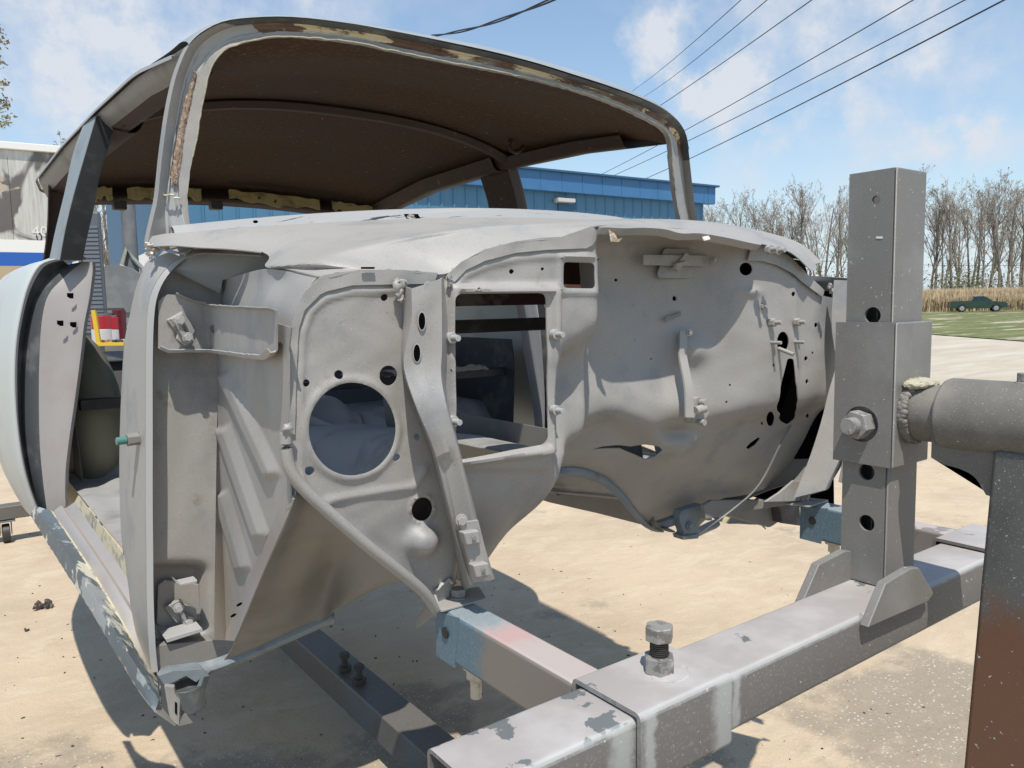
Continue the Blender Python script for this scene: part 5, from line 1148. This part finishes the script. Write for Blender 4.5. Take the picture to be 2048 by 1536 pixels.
bmq = bmnew(); q = ah(428, 658, .002); ext_poly(bmq, [q+(Vector(da)*math.cos(t)+Vector((0, 0, 1))*math.sin(t))*.0085 for t in np.linspace(0, 2*math.pi, 18, endpoint=False)], tuple(na*.0006)); bm_link('hole', bmq, DARKJ, body)
# hinge plates with bolts
def hinge(pf, pts_list, bolts, nm):
    for k, (pts, l) in enumerate(pts_list):
        ps = [pf(x, y, l) for x, y in pts]; slab(nm, ps, tuple(-na*.006), STEEL, body, .002)
    for x, y, l in bolts: bolt('bolt', pf(x, y, l), tuple(na), .0075, .006, LIGHTP, body, True)
hinge(ah, [([(333, 640), (365, 622), (392, 660), (378, 690), (362, 676)], .008), ([(340, 638), (366, 625), (374, 640), (360, 655), (350, 650)], .020), ([(360, 655), (384, 668), (390, 682), (372, 692), (352, 678)], .018), ([(350, 646), (358, 640), (378, 678), (370, 684)], .028)], [(360, 641, .026), (375, 675, .024)], 'hinge_plate')
lh = lambda x, y, l=0.: Vector(aY(x, y, 1.63-l))
hinge(lh, [([(316, 1170), (330, 1160), (398, 1168), (402, 1240), (334, 1262), (313, 1248)], .0), ([(328, 1215), (352, 1200), (392, 1218), (396, 1240), (376, 1256), (352, 1246)], .012), ([(336, 1212), (362, 1198), (372, 1214), (352, 1226)], .024), ([(360, 1224), (390, 1236), (386, 1250), (364, 1248)], .022), ([(352, 1216), (360, 1212), (380, 1244), (372, 1250)], .030)], [(357, 1216, .026), (377, 1243, .026)], 'hinge_plate')
slab('hinge_box_sill', [aY(x, y, 1.56) for x, y in ((330, 1278), (404, 1256), (407, 1263), (334, 1286))], (0, .05, 0), LIGHTP, body, .001)
slab('hinge_box_tab', [aY(x, y, 1.56) for x, y in ((351, 1161), (360, 1168), (395, 1160), (394, 1166), (362, 1172), (352, 1167))], (0, .03, 0), LIGHTP, body, .001)
slab('pillar_foot', [aY(x, y, 1.57) for x, y in ((300, 1310), (318, 1290), (425, 1280), (440, 1330), (380, 1344), (330, 1345), (304, 1342))], (0, .03, 0), STEELD, body, .002)
bm = bmnew(); q = Vector(aY(278, 877, 1.60)); bm_cyl(bm, q, q+Vector((-.022, -.004, 0)), .012, 6); bm_cyl(bm, q+Vector((.02, 0, 0)), q, .015, 14); vb = bm_link('valve_base', bm, STEELD, body, .001)
bm = bmnew(); bm_cyl(bm, q+Vector((-.022, -.004, 0)), q+Vector((-.040, -.006, 0)), .0075, 12); bm_link('teal_fitting', bm, TEAL, body, .001)
# ---- sill ---------------------------------------------------------------
so = [aX(61, 1030, -.945), aX(118, 1113, -.93), aX(175, 1198, -.915), aX(232, 1290, -.895), aX(278, 1366, -.875), aX(310, 1412, -.86)]
def lineat(pts, X0, X1): return [aX(x, y, X0+(X1-X0)*i/(len(pts)-1)) for i, (x, y) in enumerate(pts)]
s0 = lineat([(62, 1030), (118, 1120), (175, 1208), (232, 1304), (278, 1380), (312, 1424)], -.945, -.862)
s1 = lineat([(70, 1014), (128, 1098), (186, 1186), (243, 1282), (288, 1358), (316, 1400)], -.94, -.855)
s2 = lineat([(100, 1020), (140, 1080), (195, 1166), (250, 1262), (292, 1336), (314, 1366)], -.915, -.835)
s3 = lineat([(106, 1024), (145, 1080), (200, 1164), (254, 1258), (294, 1330), (312, 1352)], -.91, -.83)
s4 = lineat([(150, 1004), (190, 1062), (246, 1142), (285, 1200), (310, 1245), (330, 1270)], -.868, -.79)
s5 = lineat([(158, 1000), (200, 1056), (256, 1132), (296, 1192), (320, 1235), (340, 1262)], -.862, -.785)
o = loft('rocker_panel', [s0, s1, s2], SILLW, body, 90, 3, .003, jitter=.0007, sharprows=True); mobj(o)
sb = [p+np.array([.03, 0, -.035]) for p in s0]
o = loft('rocker_underside', [s0, sb], STEELD, body, 60, 2, .003, sharprows=True)
o = loft('sill_step', [s2, s3], CREAM, body, 60, 2, .002, sharprows=True); mobj(o)
sm = [a*.5+b*.5 for a, b in zip(s3, s4)]; sma = [p+np.array([-.006, 0, .004]) for p in sm]; smb = [p+np.array([.004, 0, -.004]) for p in sm]
o = loft('sill_plate', [s3, sma, smb, s4], STEELP, body, 60, 3, .002); mobj(o)
o = loft('sill_inner_lip', [s4, [p+np.array([0, 0, .012]) for p in s5], [p+np.array([.008, 0, -.02]) for p in s5]], CREAM, body, 60, 2, .002, sharprows=True); mobj(o)
rs = random.Random(6)
for i in range(5):
    p = np.array(s3[1])*(1-i/5)+np.array(s3[4])*(i/5); box('sill_clip_hole', (p[0]+.012, p[1], p[2]+.001), (.006, .016, .002), BLACK, body, 0)
# torn rocker end and hanging bracket
slab('torn_rocker_end', [aY(x, y, 1.56) for x, y in ((283, 1352), (304, 1346), (322, 1372), (324, 1412), (312, 1416), (296, 1392))], (0, .05, 0), SILLW, body, .002)
slab('jacking_bracket', [aY(x, y, 1.50) for x, y in ((328, 1372), (348, 1374), (350, 1388), (360, 1400), (358, 1452), (340, 1440))], (.004, .01, 0), STEEL, body, .001)
slab('bracket_window', [aY(x, y, 1.498) for x, y in ((350, 1404), (354, 1406), (354, 1430), (350, 1426))], (0, .001, 0), VOID, body, 0)
slab('bracket_toe', [aY(358, 1452, 1.50), aY(386, 1445, 1.46), aY(370, 1425, 1.46), aY(366, 1430, 1.47), aY(362, 1440, 1.49)], (0, .003, -.002), LIGHTP, body, .0006)
bm = bmnew(); q = Vector(aY(372, 1370, 1.56)); bm_cyl(bm, q, q-Vector((0, 0, .045)), .030, 24, .036); bm_cyl(bm, q-Vector((0, .0, .045)), q-Vector((0, 0, .052)), .022, 20); bm_link('rubber_mount', bm, DARKJ, body, .002)
slab('mount_cover', [aY(x, y, 1.54) for x, y in rr([(316, 1352), (345, 1342), (405, 1338), (420, 1352), (402, 1356), (392, 1365), (372, 1352), (352, 1362), (330, 1372)], 3)], (0, .05, 0), BLUEG, body, .002)
slab('mount_side', [aY(x, y, 1.54) for x, y in ((400, 1356), (409, 1352), (398, 1385), (389, 1410), (382, 1408), (388, 1388))], (.02, .02, 0), BLUEG, body, .001)
# ================================================================== ROTISSERIE
ro_ = thing('body_rotisserie', 'dusty square tube rotisserie stand carrying the car body, with crossbar, drilled post and pivot pipe', 'rotisserie')
def rtube(name, c, s, mat, bev=.010, parent=ro_): return box(name, c, s, mat, parent, bev)
Y0, Y1, ZT, HB_ = .603, .703, 1.03, .078
def hollow(name, x0, x1, y0, y1, z0, z1, w, mat):
    bm = bmnew(); r = .009
    def prof(i):
        a, b, c, d = y0+i, y1-i, z0+i, z1-i; rr2 = max(.002, r-i); out = []
        for (cy, cz, s) in ((b-rr2, d-rr2, 0), (a+rr2, d-rr2, 90), (a+rr2, c+rr2, 180), (b-rr2, c+rr2, 270)):
            for k in range(5): t = rad(s+k*22.5); out.append((cy+rr2*math.cos(t), cz+rr2*math.sin(t)))
        return out
    po, pi_ = prof(0), prof(w); n = len(po); V = []
    for x in (x0, x1):
        V.append([bm.verts.new((x, p[0], p[1])) for p in po]); V.append([bm.verts.new((x, p[0], p[1])) for p in pi_])
    for i in range(n):
        j = (i+1) % n
        bm.faces.new((V[0][i], V[0][j], V[2][j], V[2][i])); bm.faces.new((V[1][i], V[3][i], V[3][j], V[1][j]))
        bm.faces.new((V[0][i], V[1][i], V[1][j], V[0][j])); bm.faces.new((V[2][i], V[2][j], V[3][j], V[3][i]))
    return bm_link(name, bm, mat, ro_, 0)
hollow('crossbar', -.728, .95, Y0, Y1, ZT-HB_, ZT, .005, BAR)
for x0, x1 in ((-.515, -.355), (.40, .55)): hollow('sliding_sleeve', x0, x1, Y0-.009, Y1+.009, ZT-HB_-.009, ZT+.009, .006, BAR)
for x in (-.487, .497):
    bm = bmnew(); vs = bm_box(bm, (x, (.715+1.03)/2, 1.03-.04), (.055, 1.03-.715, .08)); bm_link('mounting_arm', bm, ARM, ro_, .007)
    slab('arm_end_plate', [(x-.0285, .99, .945), (x-.0285, 1.045, .945), (x-.0285, 1.045, 1.020), (x-.0285, .975, 1.031)], (.002, 0, 0), ARM, ro_, .0005)
    bm = bmnew(); bm_cyl(bm, (x-.0295, 1.012, .995), (x-.0315, 1.012, .995), .009, 16); bm_link('arm_hole', bm, BLACK, ro_)
    bm = bmnew(); bm_cyl(bm, (x, .975, .950), (x, .975, .944), .020, 18); bm_cyl(bm, (x, .975, .944), (x, .975, .926), .0145, 6); bm_cyl(bm, (x, .975, .93), (x, .975, .895), .009, 14); bm_link('clamp_bolt', bm, ZINC, ro_, .0008)
# big set bolt on the sleeve
bm = bmnew(); bx, by = -.42, .655; bm_cyl(bm, (bx, by, 1.039), (bx, by, 1.060), .0200, 6, spin=.3); bm_link('set_nut', bm, BOLTM, ro_, .0012)
bm = bmnew(); bm_cyl(bm, (bx, by, 1.055), (bx, by, 1.084), .0100, 18)
for k in range(9): bm_cyl(bm, (bx, by, 1.060+k*.0026), (bx, by, 1.0615+k*.0026), .0118, 18)
bm_link('set_bolt_thread', bm, THREAD, ro_)
bm = bmnew(); bm_cyl(bm, (bx, by, 1.080), (bx, by, 1.099), .0185, 6, spin=.12); bm_link('set_bolt_head', bm, BOLTM, ro_, .002)
bm = bmnew(); bmesh.ops.create_icosphere(bm, subdivisions=3, radius=.026, matrix=Matrix.Translation((bx+.006, by-.012, 1.038)) @ Matrix.Diagonal((1.15, .9, .12, 1)))
for v in bm.verts: v.co += Vector((random.gauss(0, .0008), random.gauss(0, .0008), random.gauss(0, .0006)))
bm_link('weld', bm, BAR, ro_, 0, 60)
# upright post: left face drilled, so built as four plates with real holes
PX0, PX1, PYf, PYb = .088, .178, .636, .716
def face_with_holes(name, x, yf, yb, z0, z1, hs, mat, ztf=None):
    ol = [(yf, z0), (yb, z0), (yb, z1), (yf, z1)]
    hh = [[(c[0]+r*math.cos(t), c[1]+r*math.sin(t)) for t in np.linspace(0, 2*math.pi, 28, endpoint=False)] for c, r in hs]
    return panel(name, ol, hh, lambda u, v: (np.full(np.shape(u), x), u, v), .02, mat, ro_, .006, 38, -1)
hs = [((float(aX(1752, 400, PX0)[1]), float(aX(1752, 400, PX0)[2])), .0070)]
for (x_, y_) in ((1745, 631), (1733, 944), (1733, 1046)): p = aX(x_, y_, PX0); hs.append(((float(p[1]), float(p[2])), .0135))
face_with_holes('upright_post', PX0, PYf+.006, PYb, 1.032, 1.70, hs, POST)
pp = rtube('post_front_plate', ((PX0+PX1)/2, PYf+.003, (1.032+1.70)/2), (PX1-PX0, .006, .668), POST, .004)
rtube('post_back_plate', ((PX0+PX1)/2+.003, PYb-.003, (1.032+1.70)/2), (PX1-PX0-.008, .0055, .667), POST, .001)
rtube('post_side_plate', (PX1-.003, (PYf+PYb)/2, (1.032+1.70)/2), (.006, PYb-PYf-.014, .667), POST, .001)
SX0, SX1, SYf, SYb = .078, .188, .624, .728; z0s, z1s = 1.232, 1.462
pbolt = aX(1722, 848, SX0)
face_with_holes('post_sleeve', SX0, SYf+.006, SYb, z0s, z1s, [((float(pbolt[1]), float(pbolt[2])), .0290)], POST)
rtube('sleeve_front_plate', ((SX0+SX1)/2, SYf+.003, (z0s+z1s)/2), (SX1-SX0, .006, z1s-z0s), POST, .004)
rtube('sleeve_back_plate', ((SX0+SX1)/2+.003, SYb-.003, (z0s+z1s)/2), (SX1-SX0-.007, .0055, z1s-z0s-.002), POST, .001)
rtube('sleeve_side_plate', (SX1-.003, (SYf+SYb)/2, (z0s+z1s)/2), (.006, SYb-SYf-.014, z1s-z0s-.002), POST, .001)
pb = Vector(pbolt); bm = bmnew(); bm_cyl(bm, pb+Vector((.012, 0, 0)), pb-Vector((.022, 0, 0)), .0235, 6, spin=.3); bm_link('pin_nut', bm, BOLTM, ro_, .0012)
bm = bmnew(); bm_cyl(bm, pb-Vector((.021, 0, 0)), pb-Vector((.040, 0, 0)), .0135, 24); bm_link('pin_end', bm, BOLTM, ro_, .0015)
bm = bmnew(); bm_cyl(bm, pb+Vector((.0135, 0, 0)), pb+Vector((.011, 0, 0)), .031, 28); bm_link('washer', bm, BLACK, ro_)
# pivot pipe along the length of the car
PXc, PZc = .135, 1.318; pc = lambda y: Vector((PXc, y, PZc))
bm = bmnew(); bm_cyl(bm, pc(.630), pc(.560), .0455, 48); bm_link('pivot_collar', bm, PIPE, ro_, .002)
bm = bmnew(); bm_cyl(bm, pc(.572), pc(.20), .0575, 64); bm_link('pivot_pipe', bm, PIPE, ro_, .006)
bm = bmnew(); rs = random.Random(12)
for k in range(150):
    a = rs.uniform(rad(60), rad(280)); q = pc(.620)+Vector((.049*math.cos(a), rs.uniform(-.005, .005), .0465*math.sin(a)))
    bmesh.ops.create_icosphere(bm, subdivisions=2, radius=rs.uniform(.003, .0055), matrix=Matrix.Translation(q) @ Matrix.Diagonal((1, 1.5, 1.2, 1)))
bm_link('pivot_weld', bm, PIPE, ro_, 0, 60)
bm = bmnew(); bmesh.ops.create_icosphere(bm, subdivisions=4, radius=.030, matrix=Matrix.Translation((PXc-.005, .612, PZc+.046)) @ Matrix.Diagonal((1.25, .8, .30, 1)))
for v in bm.verts: v.co += Vector((random.gauss(0, .0009), random.gauss(0, .0009), random.gauss(0, .0009)))
bm_link('dust_pile', bm, DUST, ro_, 0, 60)
# saddle and leaning leg
yl, yh = .405, .505
bm = bmnew(); ext_poly(bm, [(.088, .512, -.02+1.0), (.088, .500, 1.2), (.088, .52, 1.262), (.088, .545, 1.285), (.088, .34, 1.285), (.088, .34, .98)][::1], (.09, 0, 0)); 
bm.free()
lt = [aX(1976, 979, .088), aX(1924, 1536, .088)]
dl = Vector(lt[1]-lt[0]).normalized(); topp = Vector(lt[0])-dl*.06; botp = Vector(lt[0])+dl*((lt[0][2])/-dl.z)*.98
bm = bmnew(); ext_poly(bm, [topp, botp, botp+Vector((0, -.11, 0)), topp+Vector((0, -.11, 0))], (.10, 0, 0)); leg = bm_link('support_leg', bm, None, ro_, .008)
def leg_mat():
    m = LEG; t = m.node_tree; b = t.nodes['Principled BSDF']; src = b.inputs['Base Color'].links[0].from_socket
    c = t.nodes.new('ShaderNodeTexCoord'); sp = t.nodes.new('ShaderNodeSeparateXYZ'); t.links.new(c.outputs['Object'], sp.inputs[0])
    w = mth('ADD', sp.outputs[2], mth('MULTIPLY', mth('SUBTRACT', noise(t, 14, 5, .6, c.outputs['Object']), .5, tree=t), .22, tree=t), tree=t)
    fac = mth('MULTIPLY', ramp(t, w, 1.09, 1.0, ), mth('SUBTRACT', 1, ramp(t, noise(t, 110, 2, .6, c.outputs['Object']), .70, .73), tree=t), tree=t)
    t.links.new(mixc(t, mth('MULTIPLY', fac, .85, tree=t), src, (.15, .066, .032)), b.inputs['Base Color']); return m
leg.data.materials.clear(); leg.data.materials.append(leg_mat())
s_ = [np.array(p) for p in (aX(1862, 915, .10), aX(1885, 928, .10), aX(1920, 938, .10), aX(1950, 955, .10), aX(1972, 990, .10))]
bm = bmnew(); low = [Vector(p) for p in resample(s_, 14)]; hi_ = [Vector((p.x, p.y, 1.29)) for p in low]; rear = [p+Vector((.07, 0, 0)) for p in low]
ext_poly(bm, low+[Vector((low[-1].x, low[-1].y-.10, low[-1].z-.01)), Vector((low[-1].x, low[-1].y-.10, 1.29)), hi_[-1], hi_[0]], (.07, 0, 0)); bmesh.ops.triangulate(bm, faces=bm.faces)
bm_link('saddle', bm, PIPE, ro_, .004)
q = Vector(aX(2045, 790, PXc)); bm = bmnew(); z_ = q.z-.002
bm_cyl(bm, (PXc, q.y, z_-.01), (PXc, q.y, z_+.008), .016, 28, .010); bm_cyl(bm, (PXc, q.y, z_+.008), (PXc, q.y, z_+.013), .008, 20, .0125); bm_cyl(bm, (PXc, q.y, z_+.013), (PXc, q.y, z_+.021), .0125, 24, .011); bm_cyl(bm, (PXc, q.y, z_+.021), (PXc, q.y, z_+.034), .0085, 6); bm_link('grease_bolt', bm, BOLTM, ro_, .0008)
slab('paint_dash', [aX(x, y, PX0-.0008) for x, y in ((1752, 473), (1765, 473), (1765, 477), (1752, 477))], (.0006, 0, 0), layered('white paint dash', (.7, .7, .68), [], .5), ro_, 0)
# gusset plates on the crossbar
g1 = [aY(x, y, Y0-.016) for x, y in ((1736, 1256), (1772, 1167), (1779, 1163), (1822, 1137), (1839, 1136), (1868, 1186), (1857, 1203))]
slab('gusset', g1, (0, .014, 0), POST, ro_, .002)
slab('gusset', [p+np.array([0, .124, 0]) for p in g1], (0, -.014, 0), POST, ro_, .002)
# lower longitudinal beam, rear stand with caster
BEAM = speckled('shaded blue grey beam', (.13, .115, .10), (.12, .14, .15))
bm = bmnew(); bm_box(bm, (0, 3.0, .14), (.12, 5.6, .11)); bm_link('base_beam', bm, BEAM, ro_, .008)
for y in (2.44, 2.56):
    bm = bmnew(); bm_cyl(bm, (-.02, y, .195), (-.02, y, .215), .024, 6); bm_cyl(bm, (-.02, y, .21), (-.02, y, .245), .011, 12); bm_cyl(bm, (-.02, y, .245), (-.02, y, .262), .019, 6); bm_link('beam_bolt', bm, THREAD, ro_, .001)
cz = aZ(14, 1084, 0.); by_ = cz[1]
bm = bmnew(); bm_box(bm, (-.15, by_, .205), (2.3, .11, .09)); bm_link('rear_cross_beam', bm, BEAM, ro_, .008)
for x in (cz[0], 1.0):
    bm = bmnew(); bm_cyl(bm, (x-.022, by_, .062), (x+.022, by_, .062), .062, 28); w = bm_link('caster_wheel', bm, THREAD, ro_, .006)
    bm = bmnew(); bm_box(bm, (x, by_, .148), (.11, .10, .012)); 
    for s in (-1, 1): ext_poly(bm, [(x+s*.03, by_-.045, .142), (x+s*.03, by_+.045, .142), (x+s*.03, by_+.02, .05), (x+s*.03, by_-.02, .05)], (s*.004, 0, 0))
    bm_link('caster_fork', bm, GREYP, ro_, .001)
bm = bmnew(); bm_box(bm, (0, by_, .75), (.10, .10, 1.0)); bm_link('rear_upright', bm, BEAM, ro_, .008)
# front foot of the stand (below the frame)
bm = bmnew(); bm_box(bm, (.13, .30, .06), (1.5, .10, .09)); bm_link('front_foot', bm, BEAM, ro_, .008)
# ------------------------------------------------------------------ debris on the ground
def clod(px, py, s, lab, seed):
    rs = random.Random(seed); p = aZ(px, py); bm = bmnew()
    for k in range(9):
        bmesh.ops.create_icosphere(bm, subdivisions=1, radius=s*rs.uniform(.3, .55), matrix=Matrix.Translation((p[0]+rs.gauss(0, s*.4), p[1]+rs.gauss(0, s*.4), s*rs.uniform(.25, .9))))
    for v in bm.verts: v.co += Vector([rs.gauss(0, s*.08) for _ in range(3)])
    setp(bm_link('debris_lump', bm, layered('dark debris %d' % seed, (.05, .045, .04), [((.14, .11, .085), 60, .5, .6, 3)], .9), None, 0, 60), lab, 'debris')
clod(88, 1217, .040, 'dark knobbly lump of debris on the sunlit sand at the left', 1)
clod(54, 1262, .012, 'tiny dark crumb on the sand just below and left of the dark lump', 2)
def crumbs():
    rs = random.Random(31); bm = bmnew()
    for k in range(420):
        x, y = rs.uniform(-1.6, 1.7), rs.uniform(1.2, 6.5); s = rs.uniform(.0015, .005)
        m = Matrix.Translation((x, y, s*.4)) @ Matrix.Rotation(rs.uniform(0, 6), 4, 'Z') @ Matrix.Diagonal((s*rs.uniform(.8, 2.2), s, s*.7, 1))
        bmesh.ops.create_icosphere(bm, subdivisions=1, radius=1, matrix=m)
    setp(bm_link('paint_crumbs', bm, layered('crumb', (.07, .05, .04), [((.5, .45, .38), 3, .60, .62, 2)], .9), None, 0, 60), 'scattered tiny paint flakes and stones over the sandy concrete', 'crumbs', kind='stuff')
crumbs()

# small fittings belong to the part they are fixed to
def adopt(child, parents):
    ps = [o for o in COL.objects if o.parent in (body, ro_) and o.type == 'MESH' and o.name.split('.')[0] in parents]
    def cen(o): bb = [Vector(c) for c in o.bound_box]; return sum(bb, Vector())/8
    pc_ = [(p, cen(p)) for p in ps]
    for o in [o for o in COL.objects if o.parent in (body, ro_) and o.name.split('.')[0] == child]:
        c = cen(o); c_ = [q for q in pc_ if q[0].parent == o.parent]
        if not c_: continue
        q = min(c_, key=lambda t: (t[1]-c).length)
        if (q[1]-c).length < .25: o.parent = q[0]
adopt('bolt', ('hinge_plate', 'wiper_arm', 'bracket_ear', 'mount_bracket', 'flange_strip', 'pivot_bracket'))
adopt('lever_bolt', ('lever_arm',)); adopt('pivot_barrel', ('pivot_bracket',)); adopt('dimple', ('bracket_pad',)); adopt('mount_bolt', ('mount_plate',)); adopt('bracket_window', ('jacking_bracket',))
adopt('wiper_motor_clip', ('wiper_plate',)); adopt('wiper_bolt', ('wiper_slot',)); adopt('teal_fitting', ('valve_base',)); adopt('striker_slot', ('jamb_plate',)); adopt('slot', ('brace',)); adopt('slot_rim', ('brace',))
adopt('arm_hole', ('mounting_arm',)); adopt('clamp_bolt', ('mounting_arm',)); adopt('pin_end', ('pin_nut',)); adopt('caster_wheel', ('caster_fork',)); adopt('set_bolt_head', ('set_bolt_thread',)); adopt('sill_clip_hole', ('sill_plate',)); adopt('drain_slot', ('lower_edge_band',))
